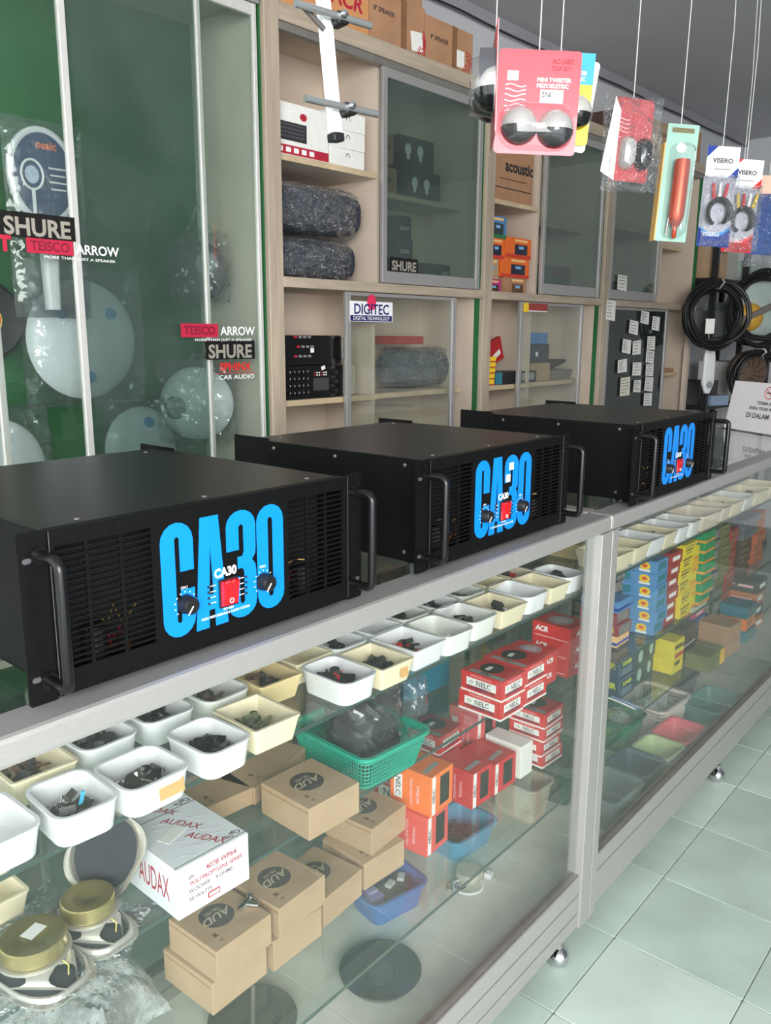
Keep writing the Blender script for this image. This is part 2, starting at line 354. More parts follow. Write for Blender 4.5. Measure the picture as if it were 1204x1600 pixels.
def amplifier(loc, rz, label, stickers=False, depth=.44):
    t = thing('power_amplifier', label, 'amplifier', loc, rz, 'power amplifiers on the counter')
    ZB = .005
    ch = MB(); D = depth     # hollow steel case: bottom, sides, back
    ch.box(.004, .42, .004, D, ZB, ZB+.002); ch.box(.004, .006, .004, D, ZB, .1705); ch.box(.418, .42, .004, D, ZB, .1705); ch.box(.004, .42, D-.002, D, ZB, .1705)
    ch.build('chassis', BLACKM, t)
    cv = MB().box(.0025, .4215, .012, D+.002, .1705, .1725).build('top_cover', BLACKT, t, bevel=.0008)
    MB().box(.003, .421, .0, .0118, .1705, .1735).build('front_lip', BLACKM, t)
    MB().box(.006, .418, .05, .054, ZB+.002, .168).build('inside_shade_sheet', DARK, t)  # near-black sheet added to stand for the unlit inside of the case
    ri = random.Random(len(label))
    for k, (a, b) in enumerate(((.02, .1), (.33, .41))):
        MB().cyl(((a+b)/2, .03, ZB+.002), ((a+b)/2, .03, ZB+.05), .014, 14).build('capacitor', BLACKP, t)
        for j in range(3):
            x0_ = .07 if k == 0 else .33
            pts = [(x0_+.04*q/6+ri.uniform(-.005, .005), .02+ri.uniform(0, .02), .02+.018*j+ri.uniform(-.012, .018)) for q in range(7)]
            MB().tube(pts, .0011, 6).build('wire', (COPPER, M('dull_red_wire', (120, 20, 30), .5), M('brass_wire', (170, 140, 80), .35, .7))[j], t, smooth=True)
    for ex in (.0, .4232): MB().box(ex, ex+.0008, -.0036, -.0031, .003, .173).build('bare_edge_highlight', SCREW, t)  # pale strip for the bare plate edge and the highlight along it
    link('face_plate', PANEL, t)
    for a, b in ((-.03, 0.0), (.424, .454)):
        ear = MB().loops([[(x, 0, z) for x, z, _ in [(p[0]+(a+b)/2, p[1]+.087, 0) for p in rrect(.03, .176, .003, 0, 3)]], [(x, .003, z) for x, z, _ in [(p[0]+(a+b)/2, p[1]+.087, 0) for p in rrect(.03, .176, .003, 0, 3)]]]).build('rack_ear', BLACKM, t)
        mx = (a+b)/2
        for zz in (.026, .147):
            MB().poly([(p[0]+mx-.004*(1 if a < 0 else -1)*1.6, p[1]+zz) for p in rrect(.009, .0055, .0026, 0, 3)], .0005).build('slot', M('ear_slot', (92, 92, 96), .5, .4, .1, 30), ear)
        hx = mx+(.006 if a < 0 else -.006)
        path = [(hx, 0, .022), (hx, -.028, .022)]+[(hx, -.03-.009*math.sin(R(q)), .022+.009-.009*math.cos(R(q))) for q in (20, 45, 70, 90)]+[(hx, -.039, .1505-.009*math.cos(R(q))+.0) for q in ()]+[(hx, -.039, .142)]+[(hx, -.03-.009*math.cos(R(q)), .142+.009*math.sin(R(q))) for q in (20, 45, 70, 90)]+[(hx, 0, .151)]
        h = MB().tube(path, .0058, 12).build('handle', BLACKH, t, smooth=True)
        for zz in (.022, .151): MB().cyl((hx, -.0005, zz), (hx, -.003, zz), .009, 16).build('collar', BLACKH, h)
    for ch_, x0, wd in (('C', .125, .0435), ('A', .1685, .0465), ('3', .2155, .0445), ('0', .262, .0433)):
        mb = MB()
        for pl in letter_polys(ch_): mb.poly([(x0+x*wd, .0245+z*.1325) for x, z in pl], .0002)
        o = mb.build('letter', BLUE, t); o.location.y = -.00305
    for kx, nm in ((.155, 'CH.1'), (.271, 'CH.2')):
        k = MB().lathe([(.0001, .014), (.0088, .0138), (.0098, .0125), (.0106, .003), (.0115, 0)], 24, (kx, -.0033, .0615), 'Y').build('knob', BLACKP, t, smooth=True)
        MB().obox((kx-.0035, -.0178, .0575), (.0013, .0006, .0115), Matrix.Rotation(R(38), 3, 'Y')).build('pointer', WHITE, k)
        text(nm, .0045, t, (kx-.001, -.0034, .081), 'front', WHITE, bold=.02)
        mb = MB()
        for q in range(11):
            a = R(-130+26*q); mb.box(*[v for c_, w_ in ((kx+.0145*math.sin(a), .0007),) for v in (c_-w_, c_+w_)], -.0036, -.0031, .0615+.0145*math.cos(a)-.0007, .0615+.0145*math.cos(a)+.0007)
        mb.build('dial_ticks', WHITE, t)
    bz = MB().box(.2015, .2295, -.0058, -.003, .044, .079).build('switch_bezel', BLACKP, t, bevel=.001)
    sw = MB().loops([[(x, -.0058, z) for x, z in ((.2035, .046), (.2275, .046), (.2275, .077), (.2035, .077))], [(x, y, z) for x, y, z in ((.2045, -.0085, .047), (.2265, -.0085, .047), (.2265, -.0125, .076), (.2045, -.0125, .076))]]).build('rocker_switch', SWRED, t)
    MB().tube([(.2155+.0028*math.cos(R(q)), -.0095-.0009, .0525+.0028*math.sin(R(q))) for q in range(0, 360, 36)], .0005, 5, True).build('off_mark', WHITE, sw)
    text('CA30', .0145, t, (.2125, -.0034, .0865), 'front', WHITE, .95, .045)
    text('POWER', .004, t, (.2155, -.0034, .0415), 'front', WHITE, 1.1, .02)
    text('HIGH PERFORMANCE AUDIO SYSTEM', .0042, t, (.2115, -.0034, .0365), 'front', WHITE, 1.02, .015)
    for xx in (.187, .243):
        for q in range(4):
            MB().cyl((xx, -.003, .0535+.0068*q), (xx, -.0045, .0535+.0068*q), .0017, 10).build('indicator_lamp', LED, t)
            s_ = .007 if xx < .2 else -.007
            MB().box(xx+s_-.004, xx+s_+.004, -.0034, -.003, .053+.0068*q, .0539+.0068*q).build('scale_mark', WHITE, t)
    sc = MB()
    for p in [(.05, .03), (.212, .03), (.38, .03), (.05, D-.03), (.38, D-.03)]: 
        MB().lathe([(.0038, 0), (.003, .0013), (.0001, .0018)], 10, (p[0], p[1], .1725)).build('cover_screw', SCREW, t, smooth=True)
    for yy, zz in ((.05, .16), (.2, .16), (.35, .16), (.05, .02), (.3, .02)):
        o = MB().lathe([(.0036, 0), (.003, .0012), (.0001, .0017)], 10).build('side_screw', SCREW, t, (.004, yy, zz), smooth=True); o.rotation_euler = (0, R(-90), 0)
    for a in (.002, .419):
        br = MB().box(a, a+.003, D-.05, D+.045, .09, .177).build('rear_bracket', BLACKM, t, bevel=.0012)
        MB().box(a-.0008, a+.0038, D+.028, D+.036, .118, .1235).build('slot', M('bright_slot', (205, 200, 195), .5, 0, .05, 30), br)
    for p in ((.03, .05), (.39, .05), (.03, D-.04), (.39, D-.04)):
        MB().cyl((p[0], p[1], -.0035), (p[0], p[1], ZB), .011, 14).build('foot', BLACKP, t)
    if stickers:
        for sx, sz in ((.236, .137), (.226, .117)):
            s = patch('price_sticker', t, .0145, .013, (sx, -.0036, sz), 'front', PAPER)
            text('10', .006, s, (0, 0, .0003), 'top', INK)
    return t
amplifier((-1.2, .034, 1.0045), R(-.4), 'nearest black rack amplifier with big blue lettering, at the left end of the counter', depth=.43)
amplifier((-.585, .036, 1.0045), R(.3), 'middle black rack amplifier with two small white stickers on its blue lettering', True, depth=.41)
amplifier((.125, .006, 1.0045), R(-.7), 'farthest black rack amplifier, beside the white no smoking sign', depth=.43)

# ------------------------------------------------------------------ back cabinets (wall frame, front at v = 1.2)
V0, VB = 1.2, 1.5
def cab(name, label, u0): 
    t = thing(name, label, 'cabinet', WP(u0, V0, 0), WA); t['u0'] = u0; return t
def CB(t, name, u0, u1, v0, v1, z0, z1, mat, bev=0., parent=None):
    b = t['u0']; return MB().box(u0-b, u1-b, v0-V0, v1-V0, z0, z1).build(name, mat, parent or t, bevel=bev)
def door(t, u0, u1, z0, z1, v, glass, fw_=.022, bot=.035, top=.03, mat=None, left=True, right=True, name='sliding_door'):
    """aluminium framed glass leaf: stiles, rails and pane"""
    mat = mat or ALU; b = t['u0']
    d = MB().box(u0+.002-b, u1-.002-b, v+.006-V0, v+.009-V0, z0+.004, z1-.004).build(name, glass, t)
    if left: CB(t, 'stile', u0, u0+fw_, v, v+.015, z0, z1, mat, .0015, d)
    if right: CB(t, 'stile', u1-fw_, u1, v, v+.015, z0, z1, mat, .0015, d)
    if bot: CB(t, 'rail', u0+fw_*left, u1-fw_*right, v+.001, v+.014, z0, z0+bot, mat, .0015, d)
    if top: CB(t, 'rail', u0+fw_*left, u1-fw_*right, v+.001, v+.014, z1-top, z1, mat, .0015, d)
    return d
ZT, ZM = 2.265, 1.52
# --- tall green-backed cabinet at the left
tc_ = cab('tall_cabinet', 'tall green backed glass cabinet with hanging bagged discs, at the left wall', -1.9)
CB(tc_, 'back_panel', -1.9, .08, VB, VB+.012, 0, ZT+.02, GREEN)
CB(tc_, 'side_panel', .08, .096, V0+.02, VB, 0, ZT+.02, M('grey_cream_side', (184, 182, 170), .6, 0, .06, 5))
CB(tc_, 'side_panel', -1.9, -1.885, V0+.02, VB, 0, ZT+.02, CREAM)
CB(tc_, 'top_panel', -1.885, .08, V0+.02, VB, ZT, ZT+.016, M('grey_cream_side', (184, 182, 170)))
CB(tc_, 'base', -1.885, .08, V0+.02, VB, .55, .57, CREAM)
CB(tc_, 'top_rail', -1.9, .09, V0-.01, V0+.02, ZT-.01, ZT+.03, ALU, .002)
CB(tc_, 'edge_strip', .0965, .1025, V0+.004, V0+.019, 0, ZT+.1, GREEN)
ALB = M('highlight_aluminium', (214, 212, 208), .35, .3, .04, 40)  # aluminium made paler, the stiles' highlight put into the colour
door(tc_, -1.4, -.69, .6, ZT-.012, V0+.012, DOORG, .018, mat=ALB)
door(tc_, -.71, -.486, .6, ZT-.012, V0-.006, DOORG, .018, left=False, mat=ALB)
door(tc_, -.49, -.094, .6, ZT-.012, V0+.012, HAZYG, .014, left=False, mat=ALB)
door(tc_, -.112, .082, .6, ZT-.012, V0-.006, DOORG, .012, left=False, mat=ALB)

# --- three wooden wall cabinets
def module(label, u0, u1, part, end_green=True):
    t = cab('wall_cabinet', label, u0)
    CB(t, 'post', u0, u0+.055, V0-.012, V0+.02, 0, ZT+.02, WOODC, .002)
    CB(t, 'edge_strip', u1-.018, u1-.002, V0+.006, V0+.02, 0, ZM-.02, GREEN)
    CB(t, 'edge_strip', u1-.012, u1-.002, V0+.004, V0+.02, ZM+.02, ZT-.02, GREEN)
    CB(t, 'side_panel', u0, u0+.016, V0+.02, VB, 0, ZT, CREAM); CB(t, 'side_panel', u1-.018, u1-.002, V0+.02, VB, 0, ZT, CREAM)
    CB(t, 'back_panel', u0+.016, u1-.018, VB-.012, VB, 0, ZT, CREAM)
    CB(t, 'top_panel', u0, u1-.002, V0+.02, VB, ZT, ZT+.016, CREAM)
    CB(t, 'top_rail', u0+.055, u1-.002, V0-.008, V0+.02, ZT-.028, ZT+.02, WOODH, .002)
    CB(t, 'top_track', u0+.055, u1-.018, V0-.002, V0+.02, ZT-.05, ZT-.029, ALU2)
    CB(t, 'mid_shelf', u0+.016, u1-.018, V0+.02, VB-.012, 1.502, 1.522, CREAM)
    CB(t, 'mid_rail', u0+.055, u1-.002, V0-.014, V0+.02, 1.502, 1.533, WOODH, .002)
    CB(t, 'partition', part-.008, part+.008, V0+.03, VB-.012, 1.522, ZT, CREAM)
    CB(t, 'partition', part-.008, part+.008, V0+.05, VB-.012, 0.6, 1.502, CREAM)
    for z, a, b, vf in ((1.89, u0+.016, part-.008, V0+.03), (1.85, part+.008, u1-.018, V0+.09), (1.157, u0+.016, part-.008, V0+.025), (1.157, part+.008, u1-.06, V0+.05)):
        s = CB(t, 'shelf', a, b, vf, VB-.012, z-.018, z, CREAM)
        CB(t, 'shelf_edge', a, b, vf-.003, vf-.0002, z-.018, z, SHELFW, 0, s)
    CB(t, 'base', u0+.016, u1-.018, V0+.02, VB-.012, .58, .6, CREAM)
    return t
m1 = module('wooden wall cabinet with keyboard boxes and a blue and white sticker on its lower glass', .104, 1.19, .622)
door(m1, .612, 1.172, 1.536, ZT-.05, V0-.002, HAZYG, .022, .04)
door(m1, .434, 1.027, .62, 1.5, V0-.004, DOORG, .022, .03, .012)
m2 = module('wooden wall cabinet with orange stereo boxes and red cartons, between two glass fronted cabinets', 1.191, 2.16, 1.63)
door(m2, 1.622, 2.142, 1.536, ZT-.05, V0-.002, HAZYG, .022, .045)
door(m2, 1.47, 2.0, .62, 1.5, V0-.004, DOORG, .02, .03, .012)
m3 = module('wooden wall cabinet whose dark lower glass is covered with white paper notes', 2.161, 3.28, 2.86)
door(m3, 2.235, 2.77, 1.536, ZT-.05, V0-.002, HAZYG, .022, .045)
DKG = clear('dark_cabinet_glass', (96, 106, 104), .2, (96, 104, 102), scale=3)
door(m3, 2.235, 2.93, .62, 1.5, V0-.004, DKG, .022, .03, .012)
CB(m3, 'post', 3.225, 3.262, V0-.004, V0+.02, 0, 1.5, CREAM)

# paper notes on the dark glass
def wl(u, v, z): return WP(u, v, z)
def note(u, z, w_, h_, rot, label, v=V0-.0055, lines=3, mat=None):
    o = MB().poly([(-w_/2, 0), (w_/2, -.004), (w_/2*.96, h_), (-w_/2*.97, h_*1.01)], .0006).build('paper_note', mat or PAPER, None, WP(u, v, z), WA)
    o.rotation_euler.y = rot
    rr = random.Random(int(u*1000+z*777)); lines += 2
    for q in range(lines):
        zz = h_*(.86-.68*q/(lines-1)); a = -w_*.38
        for k in range(rr.randrange(2, 4)):
            b = a+w_*rr.uniform(.12, .24); MB().box(a, min(b, w_*.4), -.0009, -.0007, zz-.0016, zz+.0016).build('handwriting', INK, o); a = b+w_*.06
    return tag(o, label, 'note', 'paper notes on the cabinet')
pos_words = ['upper left edge', 'wooden post', 'top centre', 'upper left centre', 'top right', 'left side, second row', 'centre, second row', 'right column, uppermost', 'right column, second', 'right column, third', 'right column, fourth', 'left side, third row', 'centre, third row', 'lowest left, tallest', 'lowest centre, smallest', 'lowest of the right column']
NOTES = [(2.36,1.582,.105,.073),(2.236,1.437,.1,.095),(2.633,1.425,.1,.063),(2.51,1.372,.105,.068),(2.773,1.392,.096,.073),(2.448,1.277,.1,.069),(2.566,1.269,.1,.072),(2.728,1.292,.102,.07),(2.729,1.222,.104,.066),(2.735,1.153,.1,.064),(2.736,1.073,.108,.076),(2.416,1.182,.105,.066),(2.584,1.161,.106,.068),(2.463,1.062,.114,.096),(2.598,1.074,.088,.063),(2.736,.995,.106,.068)]
rn = random.Random(5)
for i, (u, z, w_, h_) in enumerate(NOTES):
    lab = {0: 'white paper note taped to the upper glass door, above the cluster of notes', 1: 'white price note stuck on the wooden post between two cabinets'}.get(i, 'white paper note on the dark cabinet glass, ' + pos_words[i])
    note(u, z, w_*.95, h_*.95, R(rn.uniform(-5, 5)), lab, V0-.0155-.0007*(i % 3) if i == 1 else (V0-.0055-.0008*(i % 4)), 2+i % 3, M('cream_note', (222, 216, 200), .7) if i == 13 else None)

# ------------------------------------------------------------------ glass stickers (parts of the cabinets)
def sticker(t, u, v, z, w_, h_, mat, label, poly=None):
    b = t['u0']
    pts = poly or [(-w_/2, -h_/2), (w_/2, -h_/2), (w_/2, h_/2), (-w_/2, h_/2)]
    o = MB().poly(pts, .0005).build('sticker', mat, t); o.location = (u-b, v-V0, z); o['label'] = label; return o
STB = M('black_sticker', (22, 20, 20), .35, 0, .1, 20); SIL = M('silver_foil_print', (196, 190, 176), .3, .5, .1, 40)
PINKR = M('crimson_print', (186, 38, 66), .4, 0, .05, 30); NAVY = M('navy_print', (30, 26, 96), .45, 0, .06, 30); PURE = M('white_sticker', (236, 236, 240), .4, 0, .02, 30)
def badge(t, u, v, z, w_, label):
    s = sticker(t, u, v, z, w_, w_*.3, STB, label, [(-w_/2, -.12*w_), (-w_*.46, -.15*w_), (w_*.5, -.15*w_), (w_*.5, .15*w_), (-w_*.46, .15*w_), (-w_/2, .12*w_), (-w_*.475, 0)])
    text('SHURE', w_*.29, s, (0, -.0007, -.006), 'front', SIL, 1., .03); return s
badge(tc_, -.592, V0-.0075, 1.607, .185, 'black badge sticker with silver lettering')
badge(tc_, -.046, V0-.0075, 1.318, .178, 'black badge sticker with silver lettering')
def tei(t, u0, v, z, k, extra=None):
    s = sticker(t, u0+.06*k, v, z, .115*k, .034*k, PINKR, 'crimson and white strip sticker')
    text('TEISCO', .03*k, s, (0, -.0006, -.001), 'front', M('dark_crimson', (120, 20, 46), .5), .98, .02, spacing=.98)
    text('ARROW', .031*k, s, (.122*k, -.0006, -.002), 'front', WHITE, .98, .02)
    text('MORE THAN JUST A SPEAKER', .0088*k, s, (.075*k, -.0006, -.024*k), 'front', WHITE, 1.6, .01)
    return s
s_ = tei(tc_, -.625, V0-.0075, 1.563, 1.); text('T', .045, s_, (-.108, -.0006, -.002), 'front', PINKR, 1., .06)
tei(tc_, -.214, V0-.0075, 1.372, 1.08)
s_ = sticker(tc_, -.03, V0-.0075, 1.252, .15, .0015, M('red_strip', (214, 38, 34), .4), 'red lettered car audio sticker')
text('SPHINX', .031, s_, (0, -.0006, .017), 'front', M('red_strip', (214, 38, 34), .4), 1.05, .03); text('CAR AUDIO', .017, s_, (.004, -.0006, -.012), 'front', WHITE, 1.4, .01)
s_ = sticker(m1, .553, V0-.0055, 1.438, .212, .066, PURE, 'white and navy sticker with a red ball')
o = MB().poly([(.022*math.cos(R(a)), .03+.026*math.sin(R(a))) for a in range(0, 360, 15)], .0003).build('red_ball', M('ball_red', (226, 44, 88), .4), s_); o.location.y = -.0005
text('DIGITEC', .047, s_, (0, -.0011, .006), 'front', NAVY, .98, .018)
o = MB().box(-.103, .103, -.0009, -.0005, -.0315, -.0125).build('navy_band', NAVY, s_); text('DIGITAL TECHNOLOGY', .0165, s_, (0, -.001, -.0225), 'front', PURE, 1.02, .01)
badge(m1, .72, V0-.0045, 1.6, .15, 'black badge sticker with silver lettering')
s_ = sticker(m2, 1.58, V0-.0055, 1.478, .19, .034, M('dull_red_sticker', (150, 54, 50), .4), 'red strip sticker with a yellow square')
MB().box(-.095, -.055, -.0009, -.0005, -.02, .017).build('yellow_square', M('sticker_yellow', (240, 200, 40), .4), s_)
MB().box(-.055, .095, -.0009, -.0005, -.017, -.013).build('white_line', PURE, s_)

# ------------------------------------------------------------------ generic cartons in the wall frame
def carton(name, label, cat, u, v, z, w_, d, h, mat, group=None, extra=0., bev=.0012):
    """u, v = left front corner"""
    P = WP(u+w_/2, v+d/2, z)
    o = MB().box(-w_/2, w_/2, -d/2, d/2, 0, h).build(name, mat, None, P, WA+extra, bev, 1)
    return tag(o, label, cat, group)
def tape(o, w_, d, h, wd=.03, mat=None, front=True):
    mat = mat or M('brown_tape', (132, 92, 62), .3, 0, .1, 20, coat=.4)
    if front: patch('tape', o, wd, h, (w_*.1, -d/2, h/2), 'front', mat)
TOPZ = ZT+.0165
c = carton('cardboard_carton', 'orange brown carton with red lettering on top of the first wall cabinet, leftmost', 'carton', .2, 1.215, TOPZ, .36, .26, .22, M('orange_cardboard', (202, 142, 92), .75, 0, .08, 14), 'cartons on top of the cabinets')
text('ACR', .06, c, (.08, -.1302, .085), 'front', REDINK, 1.15, .03, shear=.15); text('ACR', .06, c, (-.1802, 0, .085), 'left', REDINK, 1.15, .03)
c = carton('cardboard_carton', 'brown speaker carton with torn white label, between two other cartons on the cabinet top', 'carton', .565, 1.215, TOPZ, .275, .26, .16, KRAFTD, 'cartons on top of the cabinets')
tape(c, .275, .26, .16); patch('torn_label', c, .06, .06, (.095, -.1303, .05), 'front', PAPER, rot=.1); text('8" SPEAKER', .02, c, (-.07, -.1303, .1), 'front', INK, 1, .02)
for q in (.02, .032, .044): MB().tube([(.118+q*.5*math.cos(R(a)), -.1303, .05+q*math.sin(R(a))) for a in range(-150, 90, 20)], .002, 4).build('swirl_print', REDINK, c)
c2_ = carton('cardboard_carton', 'upper brown carton stacked on the labelled speaker carton', 'carton', .57, 1.22, TOPZ+.1605, .26, .25, .16, KRAFTD, 'cartons on top of the cabinets')
for q in (.02, .034, .048): MB().tube([(.07+q*math.cos(R(a)), -.1253, .07+q*math.sin(R(a))) for a in range(-150, 120, 20)], .002, 4).build('swirl_print', REDINK, c2_)
c = carton('cardboard_carton', 'brown speaker carton with square white label, rightmost on the first cabinet top', 'carton', .845, 1.215, TOPZ, .27, .26, .148, KRAFTD, 'cartons on top of the cabinets')
tape(c, .27, .26, .148); patch('label', c, .045, .055, (.062, -.1303, .05), 'front', PAPER); text('8" SPEAKER', .02, c, (-.06, -.1303, .085), 'front', INK, 1, .02)
for q in (.012, .024, .036): MB().tube([(.1+q*.8*math.cos(R(a)), -.1303, .045+q*math.sin(R(a))) for a in range(-150, 120, 20)], .002, 4).build('swirl_print', REDINK, c)
for i, (u, w_, h_, lab) in enumerate(((2.64, .28, .14, 'pale brown carton on the third cabinet top, beside a darker one'), (2.98, .26, .17, 'dark brown carton with white label at the right end of the cabinet top'), (2.2, .2, .1, 'low dark carton on the cabinet top behind the hanging yellow card'))):
    c = carton('cardboard_carton', lab, 'carton', u, 1.22, TOPZ, w_, .25, h_, [KRAFT, KRAFTD, M('dark_brown_carton', (70, 52, 44), .7)][i], 'cartons on top of the cabinets')
    if i == 0: text('SPEAKER', .03, c, (0, -.1253, .08), 'front', INK)
    if i == 1: patch('label', c, .05, .06, (.06, -.1253, .05), 'front', PAPER)

# first cabinet, upper left
c = carton('keyboard_box', 'white keyboard box with red bottom strip, beside three small white boxes', 'box', .176, 1.236, 1.8905, .222, .13, .148, PAPER)
pk = patch('keyboard_picture', c, .125, .052, (-.045, -.0652, .068), 'front', INK)
for r_ in range(4): MB().box(-.055, .055, -.018+.011*r_, -.011+.011*r_, .0003, .0006).build('key_row', M('key_grey', (70, 70, 74), .5), pk)
patch('red_strip', c, .22, .026, (0, -.0652, .016), 'front', REDINK); patch('red_burst', c, .03, .022, (.005, -.0652, .115), 'front', REDINK, disc=True, n=9)
for q in range(5): patch('icon', c, .02, .014, (-.09+.032*q, -.0656, .016), 'front', WHITE)
for q in range(3):
    c = carton('small_white_box', ['lowest', 'middle', 'topmost'][q]+' of three small white boxes stacked beside the keyboard box', 'box', .404+.002*q, 1.236, 1.8905+.0555*q, .158, .14, .055, PAPER, 'small white boxes beside the keyboard box')
    MB().tube([(.008*math.cos(R(a)), -.0704, .03+.012*math.sin(R(a))) for a in range(0, 181, 20)], .0012, 5).build('logo_print', INK, c)

# dark bundles in film
def bag_mesh(w_, h_, t_, seed, nx=16, ny=16, bul=.6, wr=.012, taper=0.):
    rg = random.Random(seed); ph = [(rg.uniform(3, 14), rg.uniform(3, 14), rg.uniform(0, 6)) for _ in range(7)]
    nz = lambda a, b: sum(math.sin(p*a*3+q*b*3+r_) for p, q, r_ in ph)/7
    mb = MB(); vs = []
    for s in (-1, 1):
        for j in range(ny+1):
            for i in range(nx+1):
                a, b = i/nx*2-1, j/ny*2-1
                k = (max(0, 1-abs(a)**2.5)*max(0, 1-abs(b)**2.5))**bul
                wd = 1-taper*(b+1)/2
                vs.append((a*w_/2*wd+wr*.5*nz(b+s, a), s*(t_/2*k+(wr*nz(a, b+2*s) if 0 < k else 0)*min(1, k*3)), b*h_/2+wr*.5*nz(a, b)))
    N = (nx+1)*(ny+1)
    fs = []
    for s in (0, 1):
        for j in range(ny):
            for i in range(nx):
                q = s*N+j*(nx+1)+i; fs.append((q, q+1, q+nx+2, q+nx+1))
    return mb.add(vs, fs)
NAVYC = M('navy_foam_cloth', (46, 50, 62), .8, 0, .25, 20, .2)
def bundle(label, u, v, z, w_, d, h, seed, mat=NAVYC, group='film wrapped bundles'):
    t = thing('wrapped_bundle', label, 'bundle', WP(u+w_/2, v+d/2, z), WA, group)
    lo = []
    for k in range(9):
        x = -w_/2+.008+(w_-.016)*k/8; e = 1-.1*abs(k-4)/4
        lo.append([(x, p[0], p[1]+h/2) for p in rrect(d*.86*e, h*.9*e, h*.3, 0, 4)])
    MB().loops(lo).build('bundle_body', mat, t, smooth=True)
    bm = bag_mesh(w_*1.05, h*1.06, d*1.04, seed, 26, 18, .3, .022); o = bm.build('film', FILM2, t, (0, 0, h/2+.002), smooth=True)
    return t
bundle('lower dark cloth bundle in clear film on the open shelf', .195, 1.245, 1.536, .36, .19, .13, 3)
bundle('upper dark cloth bundle in clear film, lying on another bundle', .18, 1.24, 1.678, .4, .2, .15, 4)
bundle('grey blue bundle in clear film behind the lower glass of the first cabinet', .815, 1.29, 1.168, .32, .14, .14, 6, M('grey_blue_cloth', (76, 92, 96), .8, 0, .2, 20))
c = carton('red_tray', 'flat red box lying on the grey blue bundle behind glass', 'box', .8, 1.3, 1.327, .16, .12, .03, M('faded_red', (170, 64, 54), .6))
t = thing('folded_paper_pile', 'pale folded papers on the shelf behind the glass partition', 'papers', WP(.54, 1.36, 1.1575), WA)
for q in range(6): MB().obox((.0+.003*q, .0, .008+.0165*q), (.1-.006*q, .1, .016), Matrix.Rotation(R(4*q-8), 3, 'Z')).build('folded_sheet', M('greyish_paper', (184, 178, 166), .7), t)

# bulbs and black boxes behind the hazy door
for i, (u, z, lab) in enumerate(((.9, 1.8505, 'lower black bulb box behind the hazy cabinet door'), (.86, 1.9615, 'upper black bulb box behind the hazy cabinet door'))):
    c = carton('bulb_box', lab, 'box', u, 1.345, z, .2, .1, .11, M('glossy_black_carton', (34, 34, 36), .25, 0, .1, 20), 'bulb boxes behind glass')
    for dx in (-.05, .02):
        b = patch('bulb_picture', c, .034, .04, (dx, -.0502, .065), 'front', PAPER, disc=True); MB().box(-.008, .008, -.034, -.018, .0003, .0006).build('bulb_base', PAPER, b)
for i, z in enumerate((1.8505, 1.9615)):
    c = carton('brown_bulb_carton', ['lower', 'upper'][i]+' plain brown carton beside the bulb boxes behind hazy glass', 'carton', .755-.02*i, 1.35, z, .1, .1, .1, KRAFTD)
    patch('film_glint', c, .06, .02, (0, -.0502, .06), 'front', FILM)
BLKC = M('matt_black_carton', (30, 30, 31), .5, 0, .1, 20)
for i, (u, z, w_, h_, lab, tx) in enumerate(((.70, 1.5225, .075, .11, 'tall black box behind the lower left corner of the hazy door', 'SONY'), (.79, 1.5225, .11, .1, 'lower black box stacked behind the hazy door', 'SONY'), (.8, 1.623, .09, .08, 'middle black box of the stack behind the hazy door', 'SONY'), (.805, 1.7035, .075, .08, 'topmost black box of the stack behind the hazy door', 'SONY'))):
    c = carton('small_black_box', lab, 'box', u, 1.3, z, w_, .1, h_, BLKC, 'black boxes behind glass'); text(tx, .02, c, (0, -.0503, h_*.45), 'front', PAPER, 1, .02)
c = carton('small_black_box', 'wide black box with printed white panel beside the black stack', 'box', .955, 1.3, 1.5225, .16, .1, .105, BLKC, 'black boxes behind glass')
patch('printed_panel', c, .04, .06, (.05, -.0503, .05), 'front', M('grey_print', (150, 150, 148), .6)); patch('printed_strip', c, .05, .012, (-.04, -.0503, .06), 'front', M('grey_print', (150, 150, 148)))

